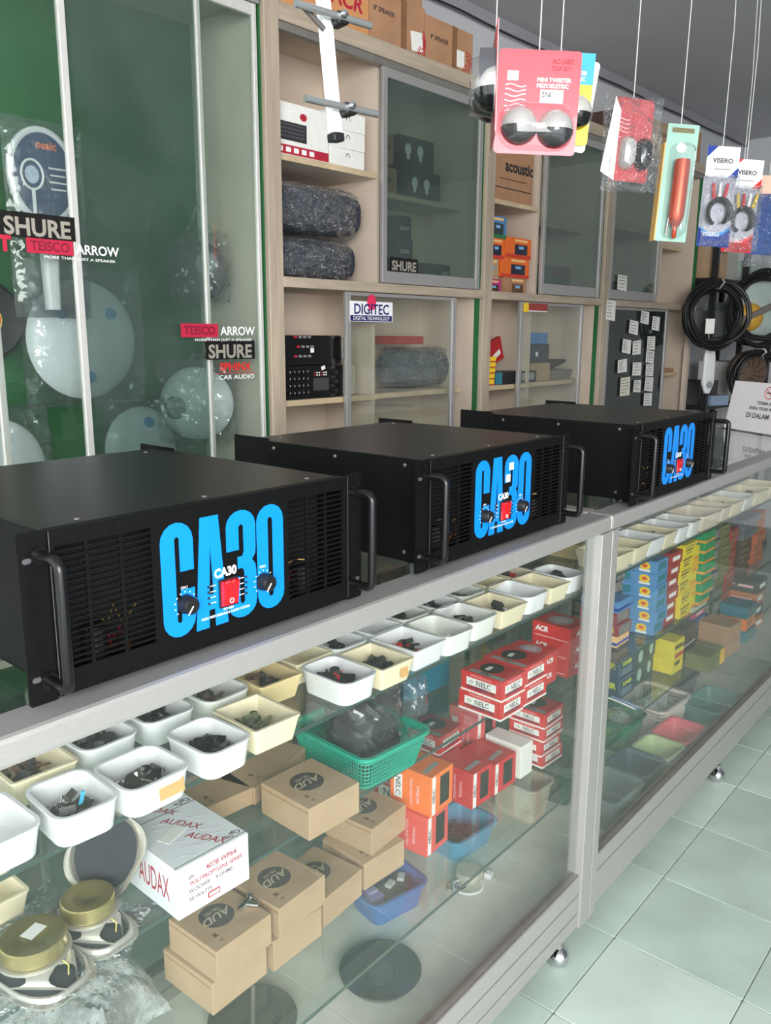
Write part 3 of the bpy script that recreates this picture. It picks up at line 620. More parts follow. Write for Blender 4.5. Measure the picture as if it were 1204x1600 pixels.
# two small mixer amplifiers lower left
def mixer(label, u, z, w_, h_, kind):
    t = thing('mixer_amplifier', label, 'amplifier', WP(u, 1.235, z), WA)
    MB().box(0, w_, .002, .2, .004, h_).build('case', BLACKP, t, bevel=.001)
    fp = MB().box(-.002, w_+.002, -.003, .002, .002, h_).build('face_plate', M('gloss_black_plate', (16, 16, 17), .25, 0, .1, 20), t, bevel=.0008)
    if kind == 0:
        for r_ in range(3):
            for q in range(4):
                MB().lathe([(.0001, .009), (.0038, .008), (.0045, 0)], 10, (.05+.02*q+.012*(r_ == 1), -.003, .03+.03*r_), 'Y').build('knob', REDINK if q == 0 else M('grey_knob', (130, 130, 128), .4), t)
        patch('price_sticker', t, .016, .014, (.125, -.0034, .048), 'front', PAPER)
        MB().tube([(w_-.012, -.003, .02), (w_-.012, -.024, .02), (w_-.012, -.024, .085), (w_-.012, -.003, .085)], .0035, 6).build('handle', BLACKH, t)
    else:
        for r_ in range(4):
            for q in range(5):
                k = MB().lathe([(.0001, .01), (.0055, .009), (.0068, 0)], 10, (.022+.019*q, -.003, .02+.022*r_), 'Y').build('knob', BLACKP, t)
                MB().box(.0215+.019*q, .0225+.019*q, -.0136, -.0131, .02+.022*r_, .0255+.022*r_).build('pointer', WHITE, k)
        d = patch('display', t, .07, .04, (.165, -.0033, .045), 'front', M('grey_display', (66, 66, 66), .3))
        for q in range(12): patch('button', t, .006, .004, (.138+.01*(q % 6), -.0033, .075+.008*(q//6)), 'front', PAPER if q % 3 else REDINK)
        patch('price_sticker', t, .018, .012, (.175, -.0034, .098), 'front', PAPER, rot=.3)
        for q in range(3): MB().lathe([(.0001, .012), (.009, .011), (.011, 0)], 12, (.225+.0*q, -.003, .022+.03*q), 'Y').build('large_knob', BLACKP, t)
    for q in (.02, w_-.04): MB().box(q, q+.02, .02, .18, 0, .004).build('foot', BLACKP, t)
    return t
mixer('black mixing amplifier with rows of silver knobs on the lower shelf', .185, 1.1575, .265, .106, 1)
mixer('black amplifier with red knobs, stacked on the mixing amplifier', .187, 1.264, .255, .095, 0)

# second cabinet
c = carton('speaker_carton', 'large brown carton with bold dark lettering behind the hanging red card', 'carton', 1.262, 1.24, 1.8905, .33, .2, .21, KRAFTD)
text('acoustic', .062, c, (.06, -.1003, .135), 'front', INK, 1., .035); patch('printed_line', c, .3, .004, (0, -.1003, .05), 'front', INK); patch('printed_line', c, .2, .003, (.02, -.1003, .085), 'front', INK)
def stereo(label, u, z, w_, h_, body, screen, stripe):
    c = carton('car_stereo_box', label, 'box', u, 1.245, z, w_, .14, h_, body, 'car stereo boxes'); 
    s = patch('unit_picture', c, w_*.5, h_*.5, (w_*.1, -.0702, h_*.42), 'front', screen); patch('screen_glow', s, w_*.2, h_*.14, (0, h_*.1, .0003), 'top', M('pale_blue_print', (130, 180, 226), .4))
    patch('stripe', c, w_, h_*.16, (0, -.0702, h_*.09), 'front', stripe); patch('stripe', c, w_*.5, h_*.12, (w_*.1, -.0702, h_*.86), 'front', M('pale_orange_print', (246, 196, 130), .5))
ORB = M('bright_orange_box', (234, 108, 32), .4, 0, .06, 20); DKN = M('dark_navy_print', (24, 26, 52), .35); RSt = M('tomato_stripe', (206, 56, 36), .4)
stereo('plain brown box with picture panel at the bottom of the stereo stack', 1.41, 1.5225, .17, .075, KRAFTD, M('dark_brown_print', (100, 70, 50), .6), KRAFTD)
stereo('orange car stereo box resting on the brown box', 1.385, 1.598, .21, .08, ORB, DKN, RSt)
stereo('orange car stereo box on top of another, below the shelf', 1.415, 1.6785, .19, .08, ORB, DKN, RSt)
stereo('narrow magenta and yellow box at the cabinet post', 1.268, 1.5225, .12, .062, M('magenta_box', (186, 30, 128), .4), M('black_yellow_print', (60, 54, 20), .5), M('yellow_stripe', (236, 214, 60), .4))
stereo('small kraft box between magenta box and orange box', 1.268, 1.585, .1, .08, KRAFT, KRAFT, KRAFT)
stereo('orange car stereo box against the cabinet post', 1.265, 1.6655, .14, .08, ORB, DKN, RSt)
stereo('blue and green boxed unit on top of the orange stereo box', 1.265, 1.746, .15, .085, M('blue_box', (74, 128, 178), .4), M('slate_print', (44, 56, 60), .4), M('green_stripe', (30, 120, 60), .4))
# lower: red bins, yellow boxes and others
RB = M('deep_red_plastic', (176, 26, 34), .4, 0, .08, 20)
for q in range(3):
    t = thing('red_cup', ['lowest', 'middle', 'topmost'][q]+' of the three stacked red plastic tubs in the second cabinet', 'tub', WP(1.335, 1.41, 1.158+.0835*q+.0), WA, 'stacked red tubs')
    MB().loops([rrect(.1, .1, .02, 0, 4), rrect(.13, .12, .024, .074, 4), rrect(.136, .126, .024, .0745, 4), rrect(.136, .126, .024, .082, 4)]).build('tub_body', RB, t, smooth=True)
    patch('label', t, .07, .02, (.01, -.06, .045), 'front', M('faded_pink_label', (214, 150, 150), .5))
for q in range(5):
    c = carton('yellow_box', ['lowest', 'second', 'third', 'fourth', 'topmost'][q]+' of five small yellow boxes stacked under the red tubs' , 'box', 1.272+.002*q, 1.24, 1.1575+.0235*q, .085, .09, .023, M('yellow_carton', (238, 200, 40), .45, 0, .06, 20), 'small yellow boxes')
    patch('red_line', c, .085, .004, (0, -.0452, .004), 'front', REDINK)
c = carton('long_black_box', 'long black box with teal end on the lower shelf', 'box', 1.365, 1.245, 1.1575, .2, .09, .052, BLKC); patch('teal_end', c, .05, .05, (-.07, -.0452, .026), 'front', M('teal_print', (40, 120, 140), .4))
c = carton('long_black_box', 'black printed box behind the lower glass, beside a tan carton', 'box', 1.575, 1.26, 1.1575, .14, .09, .05, BLKC); patch('printed_panel', c, .1, .03, (0, -.0452, .026), 'front', M('grey_print', (150, 150, 148)))
c = carton('red_pouch', 'tilted red packet with white label on the black box', 'packet', 1.42, 1.33, 1.24, .14, .02, .1, RB, extra=0); c.rotation_euler.y = R(-20); patch('label', c, .1, .022, (.0, -.0102, .03), 'front', PAPER, rot=.2)
carton('tan_carton', 'tan carton on the lower shelf behind the right partition glass', 'carton', 1.72, 1.29, 1.1575, .16, .12, .08, KRAFT)
c = carton('dark_box', 'dark box with small white mark on the tan carton', 'box', 1.71, 1.3, 1.238, .17, .12, .085, M('slate_box', (46, 50, 62), .5)); patch('white_mark', c, .02, .02, (-.02, -.0602, .04), 'front', WHITE)
carton('blue_box', 'bright blue box on the dark box behind the glass', 'box', 1.72, 1.31, 1.3235, .16, .1, .05, M('azure_box', (70, 130, 190), .5))
t = thing('wire_tray', 'low grey tray with leaning black folder on the shelf end', 'tray', WP(1.99, 1.35, 1.1575), WA)
MB().loops([rrect(.16, .12, .006, 0, 2), rrect(.18, .14, .008, .045, 2), rrect(.174, .134, .008, .045, 2), rrect(.155, .115, .006, .004, 2)]).build('tray_body', M('grey_tray', (124, 112, 104), .6), t)
MB().obox((-.02, .0, .07), (.14, .1, .012), Matrix.Rotation(R(-14), 3, 'Y')).build('folder', BLKC, t)
for i, (u, z, w_, h_, col, lab) in enumerate(((1.74, 1.5225, .13, .15, (120, 134, 132), 'grey card box behind the hazy door of the second cabinet'), (1.9, 1.5225, .14, .1, (90, 100, 120), 'bluish box behind the hazy door of the second cabinet'), (1.91, 1.623, .12, .05, (140, 90, 96), 'dull red box on the bluish box behind hazy glass'), (2.42, 1.5225, .12, .11, (84, 82, 64), 'olive box behind the hazy door of the third cabinet'))):
    carton('pale_box', lab, 'box', u, 1.3, z, w_, .1, h_, M('dull_box_%d' % i, col, .6))
t = thing('cable_bundle', 'pink wrapped cable bundle on the right shelf of the third cabinet', 'cable', WP(3.0, 1.33, 1.1575), WA)
MB().tube([(.05*math.cos(a*.7)+.01*math.sin(a), .04*math.sin(a*.7), .012+.0045*a) for a in range(0, 22)], .011, 7).build('coil', M('dusty_pink_cable', (160, 116, 116), .6), t, smooth=True)
carton('flat_rack', 'flat dark slatted rack on the right shelf of the third cabinet', 'rack', 3.07, 1.26, 1.1575, .13, .12, .02, KRAFTD)

# ------------------------------------------------------------------ hanging stock in the tall cabinet
POLYW = M('milky_white_plastic', (226, 230, 232), .35, 0, .05, 10)
DOTB = M('blue_dot', (84, 160, 214), .4, 0, .08, 20)
def bagged_disc(label, u, v, z, r, dots, mat=POLYW, seed=1, hole=None, tilt=0.):
    t = thing('bagged_disc', label, 'plastic disc', WP(u, v, z), WA+tilt, 'bagged discs in the tall cabinet')
    MB().lathe([(.0001, .035), (r*.15, .034), (r*.55, .03), (r*.85, .018), (r*.97, .006), (r, 0), (r*.97, -.004), (r*.5, .012), (.0001, .016)], 40, (0, 0, 0), 'Y').build('disc', mat, t, smooth=True)
    for a in dots:
        MB().lathe([(.0001, .012), (.014, .011), (.0165, 0)], 18, (r*.62*math.cos(R(a)), -.024, r*.62*math.sin(R(a))), 'Y').build('dot', DOTB, t, smooth=True)
    if hole: MB().lathe([(.0001, .014), (.03, .01), (.035, 0)], 20, (hole[0], -.026, hole[1]), 'Y').build('hub', hole[2], t, smooth=True)
    bag_mesh(r*2.2, r*2.35, .11, seed, 24, 24, .3, .016).build('film', FILM3, t, (0, -.01, .01), smooth=True)
    MB().tube([(-.03, -.01, r*1.1), (-.005, -.005, r*1.32), (.0, 0, r*1.36), (.01, -.005, r*1.3), (.03, -.01, r*1.1)], .006, 6).build('bag_neck', FILM, t, smooth=True)
    return t
bagged_disc('white disc with three blue dots in a clear bag, hanging in front of green board', -.397, 1.38, 1.345, .158, (135, 45, 270), seed=2)
bagged_disc('white disc with grey hub in a clear bag beside the aluminium door stile', -.05, 1.36, 1.155, .11, (), seed=5, hole=(-.06, -.01, M('grey_hub', (150, 154, 158), .5)), tilt=R(-42))
bagged_disc('low pale disc with one blue dot in a pointed clear bag', -.2, 1.44, 1.03, .12, (80,), seed=7)
bagged_disc('lowest white disc in a clear bag at the left frame edge', -.66, 1.38, 1.02, .13, (), seed=9)
t = bagged_disc('dark grey wire coil in a hanging clear bag beside the cabinet side', -.02, 1.36, 1.545, .085, (), M('dark_grey_part', (70, 74, 78), .5, 0, .1, 20), seed=12, hole=(.03, .02, M('grey_hub', (150, 154, 158))), tilt=R(-55))
MB().tube([(-.05, -.02, .08), (-.02, 0, .14), (0, 0, .19), (.03, 0, .13), (.06, -.01, .08)], .004, 6).build('bag_tip', FILM, t, smooth=True)
t = thing('round_black_speaker', 'black round speaker with orange red centre label at the left frame edge', 'speaker', WP(-.635, 1.44, 1.395), WA)
MB().lathe([(.0001, .02), (.05, .018), (.09, .03), (.1, .02), (.105, 0)], 36, (0, 0, 0), 'Y').build('cone', BLACKP, t, smooth=True)
MB().lathe([(.0001, .034), (.034, .032), (.036, .018)], 28, (0, 0, 0), 'Y').build('centre_label', M('orange_red_label', (220, 80, 44), .5), t)
MB().tube([(.036*math.cos(R(a)), -.03, .036*math.sin(R(a))) for a in range(0, 360, 20)], .002, 5, True).build('label_ring', M('yellow_ring', (236, 196, 60), .5), t)
t = thing('mosquito_racket', 'white framed electric mosquito racket with navy card, in a clear package', 'racket', WP(-.525, 1.28, 1.42), WA)
el = [(.082*math.cos(R(a)), 0, .315+.105*math.sin(R(a))) for a in range(0, 360, 12)]
MB().tube(el, .0085, 8, True).build('frame', WHITEP, t, smooth=True)
MB().poly([(.078*math.cos(R(a)), .315+.1*math.sin(R(a))) for a in range(0, 360, 12)], .004).build('card', M('navy_card', (50, 70, 104), .4, 0, .15, 10), t)
o = MB().tube([(-.03+.027*math.cos(R(a)), -.006, .315+.034*math.sin(R(a))) for a in range(0, 360, 20)], .003, 6, True).build('racket_picture', WHITE, t, smooth=True)
MB().box(-.034, -.026, -.0075, -.005, .215, .28).build('handle_picture', WHITE, o)
patch('burst_picture', t, .036, .042, (-.03, -.0045, .315), 'front', M('pale_burst', (190, 200, 220), .5), disc=True, n=11)
text('osaic', .026, t, (.01, -.0045, .385), 'front', M('orange_print', (230, 120, 70), .5), 1, .03)
for q in range(4): patch('text_line', t, .045-.006*(q % 2), .004, (.035, -.0045, .335-.016*q), 'front', PAPER)
MB().loops([[(p[0], p[1], 0) for p in rrect(.036, .03, .012, 0, 4)], [(p[0], p[1], .13) for p in rrect(.042, .034, .012, 0, 4)], [(p[0], p[1], .2) for p in rrect(.03, .022, .01, 0, 4)]]).build('handle', WHITEP, t, smooth=True)
bag_mesh(.2, .46, .05, 21, 10, 18, .3, .006).build('film', FILM3, t, (0, -.008, .21), smooth=True)

# ------------------------------------------------------------------ hanging stock over the counter
STR = M('white_string', (222, 222, 220), .7, 0, .05, 20)
FCAM = R(-50)
def hang(name, label, cat, loc, rz, h_top, tilt=0.):
    t = thing(name, label, cat, loc, rz, 'hanging blister packs' if cat == 'blister pack' else None)
    H = 2.70-loc[2]
    MB().tube([(0, 0, h_top), (.004, 0, h_top+(H-h_top)*.4), (-.003, 0, h_top+(H-h_top)*.7), (0, 0, H)], .0011, 5).build('string', STR, t)
    return t
def card(t, w_, h_, mat, th=.0015, r=.008, rot=0., name='card', back=True):
    o = MB().poly([(p[0], p[1]) for p in rrect(w_, h_, r, 0, 4)], th).build(name, mat, t); o.rotation_euler.y = rot
    if back:
        b = MB().poly([(p[0], p[1]) for p in rrect(w_, h_, r, 0, 4)], .0006).build('card_back', PAPER, o); b.location.y = .0008
    return o
PINKC = M('rose_red_card', (196, 52, 70), .35, 0, .06, 14, coat=.4)
HALFB = M('tweeter_black', (22, 22, 25), .15, 0, .05, 20, coat=.8); HALFS = M('tweeter_silver', (204, 200, 196), .2, .25, .05, 20)
def tweeter(c, x, z, r, k=1.):
    """egg shaped tweeter: silver upper shell, black lower front"""
    MB().lathe([(.0001, r*.95), (r*.35, r*.9), (r*.68, r*.68), (r*.9, r*.36), (r, 0)], 26, (x, -.0016, z), 'Y').build('tweeter_shell', HALFS, c, smooth=True)
    mb = MB(); prof = [(r*1.02*math.cos(R(e)), r*.985*math.sin(R(e))) for e in range(4, 91, 12)]
    vs = []; n = 16
    for rr, yy in prof:
        for i in range(n+1):
            a = R(180+180*i/n); vs.append((x+rr*math.cos(a), -.0016-yy, z-.12*r+rr*math.sin(a)*.92))
    mb.add(vs, [(j*(n+1)+i, j*(n+1)+i+1, (j+1)*(n+1)+i+1, (j+1)*(n+1)+i) for j in range(len(prof)-1) for i in range(n)])
    mb.build('tweeter_front', HALFB, c, smooth=True)
t = hang('tweeter_blister_pack', 'rose red blister pack with two black and silver tweeters, nearest of the hanging cards', 'blister pack', (-.03, .2, 1.815), FCAM, .08)
c = card(t, .163, .192, PINKC, rot=R(2))
tweeter(c, -.033, -.042, .036); tweeter(c, .039, -.046, .036)
for q in range(6): MB().tube([(-.066+.006*k, -.002, .03-.009*q+.0025*math.sin(k*.9+q)) for k in range(8)], .0017, 4).build('wavy_print', M('pale_pink_print', (240, 190, 194), .5), c)
patch('printed_cap', c, .022, .018, (-.052, -.0018, .048), 'front', M('pale_pink_print', (240, 190, 194)))
text('MINI TWEETER', .0105, c, (.03, -.0018, .042), 'front', WHITE, .95, .03); text('PIEZOELETRIC', .0105, c, (.028, -.0018, .031), 'front', WHITE, .95, .03)
text('AC-1087', .013, c, (.045, -.0018, .076), 'front', REDD, .9, .02); text('TOP 871', .012, c, (.043, -.0018, .063), 'front', REDD, .9, .02)
s = patch('certificate_sticker', c, .046, .025, (.027, -.0019, .012), 'front', PAPER); text('SNI', .014, s, (-.01, .003, .0004), 'top', INK, .9, .01)
MB().loops([[(p[0], -.002, p[1]-.045) for p in rrect(.15, .088, .035, 0, 5)], [(p[0], -.03, p[1]-.045) for p in rrect(.14, .078, .03, 0, 5)], [(p[0], -.041, p[1]-.045) for p in rrect(.1, .05, .022, 0, 5)]], False).build('blister', BLIST, c, smooth=True)
t = hang('tweeter_blister_pack', 'blister pack seen edge on, showing one silver dome, left of the rose red card', 'blister pack', (-.185, .2, 1.81), R(-144), .09)
c = card(t, .15, .19, PINKC, rot=R(-1)); tweeter(c, -.03, -.01, .04); tweeter(c, .035, -.01, .04)
MB().loops([[(p[0], -.002, p[1]) for p in rrect(.14, .1, .035, 0, 5)], [(p[0], -.045, p[1]) for p in rrect(.12, .08, .03, 0, 5)]], False).build('blister', BLIST, c, smooth=True)
MB().box(.02, .06, -.03, -.0016, -.03, .05).build('clear_box_insert', M('blackish_insert', (40, 42, 50), .2, 0, .1, 20, coat=.5), c)
t = hang('tweeter_blister_pack', 'yellow and blue blister pack with black tweeter, half behind the rose red card', 'blister pack', (.145, .25, 1.866), FCAM, .09)
c = card(t, .14, .185, M('bright_yellow_card', (252, 216, 36), .4, 0, .04, 14), rot=R(3))
MB().poly([(-.07, .03), (.07, .03), (.07, .0925), (-.07, .0925)], .0003).build('blue_band', M('sky_blue_print', (30, 160, 214), .4), c).location.y = -.0017
tweeter(c, .038, -.025, .036); tweeter(c, -.03, -.025, .036); text('MINI TWEETER', .011, c, (.02, -.0022, .052), 'front', WHITE, .95, .03); text('PIEZOELETRIC', .011, c, (.02, -.0022, .04), 'front', WHITE, .95, .03); text('TW-871', .013, c, (.02, -.0022, .076), 'front', NAVY, .9, .02)
o = card(t, .14, .185, PAPER, rot=R(8), name='second_card', back=False); o.location = (.006, .01, -.008)
t = hang('tweeter_blister_pack', 'narrow red card with two silver black tweeters in loose clear wrap', 'blister pack', (.41, .2, 1.818), R(-38), .085)
c = card(t, .1, .185, M('dull_rose_card', (190, 74, 78), .4, 0, .08, 14), rot=R(3)); 
for xx in (-.012, .03):
    MB().loops([[(xx+p[0]*k, -.002-yy, p[1]*k-.03) for p in rrect(.036, .075, .018, 0, 5)] for k, yy in ((1, 0), (1, .012), (.75, .026), (.3, .03))]).build('tweeter', HALFB if xx > 0 else HALFS, c, smooth=True)
for q in range(4): MB().tube([(-.045+.006*k, -.002, .045-.009*q+.002*math.sin(k)) for k in range(7)], .0015, 4).build('wavy_print', M('pale_pink_print', (240, 190, 194)), c)
bag_mesh(.15, .21, .07, 31, 12, 14, .35, .012).build('film', FILM, t, (.0, -.005, -.01), smooth=True)
o = MB().poly([(-.085, -.075), (-.05, -.095), (-.04, .06), (-.055, .09)], .001).build('folded_card', PAPER, t); o.location.y = -.02
t = hang('desoldering_pump_pack', 'pale green pack with a red orange desoldering pump', 'blister pack', (.707, .2, 1.76), R(-46), .145)
c = card(t, .085, .295, M('pale_green_card', (150, 190, 176), .4, 0, .08, 10), rot=R(3), r=.003)
MB().lathe([(.0001, .07), (.019, .068), (.02, .05), (.0205, -.05), (.02, -.075), (.012, -.095), (.0065, -.1), (.006, -.125), (.003, -.13)], 22, (0, -.022, -.012)).build('pump_body', M('red_orange_metal', (206, 74, 40), .28, .55, .06, 30), c, smooth=True)
MB().cyl((-.016, -.012, -.09), (-.018, -.012, -.135), .0025, 8).build('plunger_wire', CHROME, c); MB().tube([(.008, -.02, -.1), (.017, -.02, -.104), (.015, -.02, -.12)], .0018, 6).build('nozzle_clip', CHROME, c)
MB().loops([[(p[0], -.002, p[1]-.02) for p in rrect(.06, .24, .02, 0, 5)], [(p[0], -.036, p[1]-.02) for p in rrect(.052, .23, .018, 0, 5)], [(p[0], -.046, p[1]-.02) for p in rrect(.036, .21, .012, 0, 5)]], False).build('blister', BLIST, c, smooth=True)
patch('header_print', c, .06, .012, (0, -.0017, .132), 'front', M('olive_print', (110, 104, 70), .5)); patch('header_star', c, .03, .028, (0, -.0017, .09), 'front', PAPER, disc=True, n=6)
o = MB().box(-.046, -.043, -.002, .03, -.147, .1).build('side_flap', M('amber_card_edge', (226, 180, 110), .5), c)
def cable_pack(label, loc, rz, base, accent, plugs, tilt):
    t = hang('cable_pack', label, 'blister pack', loc, rz, .135)
    c = MB().poly([(-.05, .055), (.05, .055), (.05, .14), (-.05, .14)], .0012).build('header_card', PURE, t); c.rotation_euler.y = tilt
    MB().poly([(-.05, .108), (-.05, .14), (-.018, .14)], .0003).build('corner_print', base, c).location.y = -.0014
    MB().poly([(.05, .055), (.05, .085), (.02, .055)], .0003).build('corner_print', base, c).location.y = -.0014
    text('VISERO', .018, c, (0, -.0014, .1), 'front', INK, 1.05, .03); patch('text_line', c, .05, .003, (0, -.0014, .077), 'front', M('grey_print', (150, 150, 148)))
    b = MB().poly([(-.05, -.14), (.05, -.14), (.05, .056), (-.05, .056)], .0008).build('pouch', M('grey_lilac_print', (186, 186, 196), .4), t); b.rotation_euler.y = tilt; b.location.y = .006
    wv = [(-.05, -.14), (.05, -.14), (.05, -.085)]+[(.05-.01*k, -.085-.022*math.sin(k*.31)) for k in range(1, 11)]
    o = MB().poly(wv, .0004).build('wave_print', base, b); o.location.y = -.001
    o = MB().poly([(.05-.01*k, -.08-.022*math.sin(k*.31)) for k in range(0, 11)]+[(-.04+.01*k, -.088-.022*math.sin((9-k)*.31)) for k in range(0, 10)], .0003).build('wave_line', accent, b); o.location.y = -.0012
    text('VISERO', .016, b, (-.01, -.0016, -.105), 'front', PURE, 1.05, .03)
    mb = MB()
    for q in range(4): mb.tube([((.03+.002*q)*math.cos(R(a))-.003, -.01-.003*q, -.045+(.034+.0015*q)*math.sin(R(a))) for a in range(-60+10*q, 250-6*q, 18)], .0055, 6)
    mb.build('cable_coil', BLACKP, t, smooth=True)
    for q, pm in enumerate(plugs):
        x = -.02+.016*q; MB().cyl((x, -.012, -.006), (x+.006*(q-1), -.014, .036), .0055, 10, .0042).build('plug', pm, t, smooth=True)
    bag_mesh(.108, .2, .045, len(label), 10, 14, .35, .006).build('film', FILM, t, (0, -.012, -.04), smooth=True)
PR = M('plug_red', (196, 40, 50), .4); PY = M('plug_yellow', (230, 190, 40), .4); PWt = M('plug_white', (232, 232, 232), .4)
cable_pack('hanging cable pack with white header and blue waves', (1.03, .2, 1.765), R(-44), M('royal_blue_print', (24, 60, 150), .4), M('cyan_print', (60, 150, 220), .4), (PR, PWt, PR), R(2))
cable_pack('hanging cable pack with white header and bright red bottom', (1.28, .21, 1.768), R(-46), M('signal_red_print', (214, 34, 40), .4), M('pale_red_print', (230, 110, 100), .4), (PY, PR, PWt, PY), R(3))
t = hang('blue_pouch_pack', 'deep blue hanging pouch at the right frame edge', 'blister pack', (1.56, .22, 1.74), R(-44), .15)
card(t, .13, .2, M('deep_blue_pouch', (26, 70, 140), .4, 0, .15, 10), rot=R(2), back=False); o = MB().poly([(-.06, .1), (.06, .1), (.06, .16), (-.06, .16)], .001).build('header_card', M('pale_orange_header', (226, 190, 170), .5), t); bag_mesh(.14, .24, .05, 41, 10, 12).build('film', FILM, t, (0, -.01, -.02), smooth=True)
t = hang('dark_blue_pack', 'small dark navy pack hanging behind the red cable pack', 'blister pack', (1.53, .3, 1.775), R(-44), .12); card(t, .11, .22, M('dark_navy_pouch', (24, 28, 70), .4, 0, .15, 10), back=False)

# TV antenna
t = thing('tv_antenna', 'glare-white aluminium antenna boom hanging with two short metal rods and black clamps', 'antenna', (-.611, .2, 1.645), R(-11.5))
lean = Matrix.Rotation(R(-6.5), 3, 'Y')
def LB(x, y, z): return lean @ Vector((x, y, z))
MB().obox(LB(0, 0, .54), (.0165, .0165, 1.05), lean).build('boom', M('glare_white_aluminium', (240, 240, 240), .22, 0, .01, 10, coat=.5), t, bevel=.0015)  # aluminium boom coloured white, daylight glare put into the colour
MB().obox(LB(0, 0, .008), (.0195, .0195, .012), lean).build('end_cap', BLACKP, t, bevel=.002)
for z in (.045, .165):
    MB().cyl(LB(-.064, -.022, z+.01), LB(.066, -.022, z-.006), .0052, 14).build('rod', M('dull_aluminium_rod', (172, 174, 176), .35, .8, .05, 40), t, smooth=True)
    cl = MB().obox(LB(.016, -.01, z), (.022, .03, .018), lean).build('clamp', BLACKP, t, bevel=.004); MB().lathe([(.006, 0), (.005, .004), (.0001, .005)], 12, LB(.014, -.028, z+.003), 'Y').build('clamp_screw', CHROME, cl)
MB().tube([LB(-.012, -.012, .15), LB(-.05, -.012, .18), LB(-.09, -.01, .24), LB(-.13, 0, .34), LB(-.15, 0, .6), LB(-.1, 0, 1.05)], .004, 8).build('coax_cable', M('grey_coax', (84, 80, 78), .5), t, smooth=True)

# ------------------------------------------------------------------ trays on the top glass shelf
ZA, ZBs, ZC, ZD = .8302, .6002, .3602, .1125
def bin_mesh(w_, d, h, r, t_=.0028, tap=.84):
    mb = MB(); k = 4
    return mb.loops([rrect(w_*tap, d*tap, max(.002, r*tap), 0, k), rrect(w_, d, r, h-.003, k), rrect(w_+.003, d+.003, r+.0015, h-.0028, k), rrect(w_+.003, d+.003, r+.0015, h, k),
                     rrect(w_-2*t_, d-2*t_, max(.002, r-t_), h, k), rrect(w_*tap-2*t_, d*tap-2*t_, max(.002, r*tap-t_), .0025, k)])
CONT = {'black': [BLACKP, M('charcoal_part', (48, 48, 50), .5), M('black_gloss_part', (14, 14, 15), .2)], 'chrome': [CHROME, M('nickel_part', (170, 168, 160), .25, .9), M('dark_part', (54, 52, 50), .4)],
        'green': [M('dull_green_part', (112, 122, 92), .5), M('nickel_part', (170, 168, 160)), M('mossy_part', (84, 90, 64), .5)], 'redblack': [BLACKP, M('charcoal_part', (48, 48, 50)), M('signal_red_knob', (214, 32, 40), .35)],
        'brown': [M('rusty_part', (110, 84, 66), .6), M('dark_part', (54, 52, 50)), M('charcoal_part', (48, 48, 50))], 'knobs': [M('black_gloss_part', (14, 14, 15)), M('charcoal_part', (48, 48, 50))]}
def heap(cx, cy_, z, w_, d, n, kind, seed, label, size=.013, hmax=.024):
    """loose small parts in a tray: one heap nobody could count"""
    rg = random.Random(seed); mats = CONT[kind]; mbs = [MB() for _ in mats]
    for i in range(n):
        a, b = rg.uniform(-.8, .8), rg.uniform(-.8, .8); a = max(-.82, min(.82, a)); b = max(-.82, min(.82, b))
        x, y = a*w_/2, b*d/2; hz = hmax*max(0, 1-(a*a+b*b)*.9)*rg.random()
        s = size*rg.uniform(.6, 1.25); rot = Matrix.Rotation(rg.uniform(0, 6.3), 3, 'Z') @ Matrix.Rotation(rg.uniform(-.8, .8), 3, 'X')
        mb = mbs[rg.randrange(len(mats))]; p = Vector((x, y, .0035+s*.32+hz))
        k = rg.random()
        if kind == 'knobs' or k < .35: mb.cyl(p-rot @ Vector((0, 0, s*.35)), p+rot @ Vector((0, 0, s*.35)), s*.5, 10, s*.42)
        elif k < .75: mb.obox(p, (s*1.3, s*.7, s*.6), rot)
        else: mb.cyl(p-rot @ Vector((s, 0, 0)), p+rot @ Vector((s, 0, 0)), s*.16, 6)
    v, f, mi = [], [], []
    for i, mb in enumerate(mbs):
        o_ = len(v); v += mb.v; f += [tuple(q+o_ for q in ff) for ff in mb.f]; mi += [i]*len(mb.f)
    me = bpy.data.meshes.new('loose_parts'); me.from_pydata([tuple(q) for q in v], [], f)
    for m in mats: me.materials.append(m)
    me.polygons.foreach_set('material_index', mi); me.update()
    o = link('loose_parts', me, None, (cx, cy_, z)); tag(o, label, 'small parts', None, 'stuff'); return o
BINM = {'white': WHITEP, 'cream': CREAMP, 'tan': TANP, 'frost': FROSTP, 'beige': M('beige_plastic', (214, 200, 180), .45, 0, .08, 12)}
def tray(x, y, w_, d, mat, rnd, rz, label, content=None, n=44, h=.037, size=.0145, group='trays on the top glass shelf', z=ZA, seed=None):
    o = bin_mesh(w_, d, h, .018 if rnd else .004, tap=.9 if rnd else .84).build('parts_tray', BINM[mat], None, (x+w_/2, y+d/2, z), rz, smooth=True)
    tag(o, label, 'tray', group)
    if content: heap(x+w_/2, y+d/2, z, w_*.74, d*.74, n, content[0], seed or int(abs(x)*1000)+int(y*100), content[1], size)
    return o
t = tray(-1.3, .05, .082, .1, 'white', True, 0, 'white tray cut by the left frame edge')
t = tray(-1.2065, .036, .072, .092, 'white', True, R(-4), 'white round cornered tray of shiny connectors, frontmost left', ('chrome', 'shiny connectors in the frontmost left white tray'), 22)
o = MB().obox((-.004, -.008, .022), (.003, .003, .03), Matrix.Rotation(R(18), 3, 'Y')).build('blue_stick', M('cyan_stick', (70, 180, 220), .4), None, (-1.165, .075, ZA+.006)); tag(o, 'cyan plastic stick standing in the frontmost left white tray', 'stick')
t = tray(-1.13, .03, .085, .085, 'white', True, 0, 'white tray with an orange brown patch on its front, beside the white carton', ('chrome', 'silver and black plugs in the tray with the orange patch'), 34)
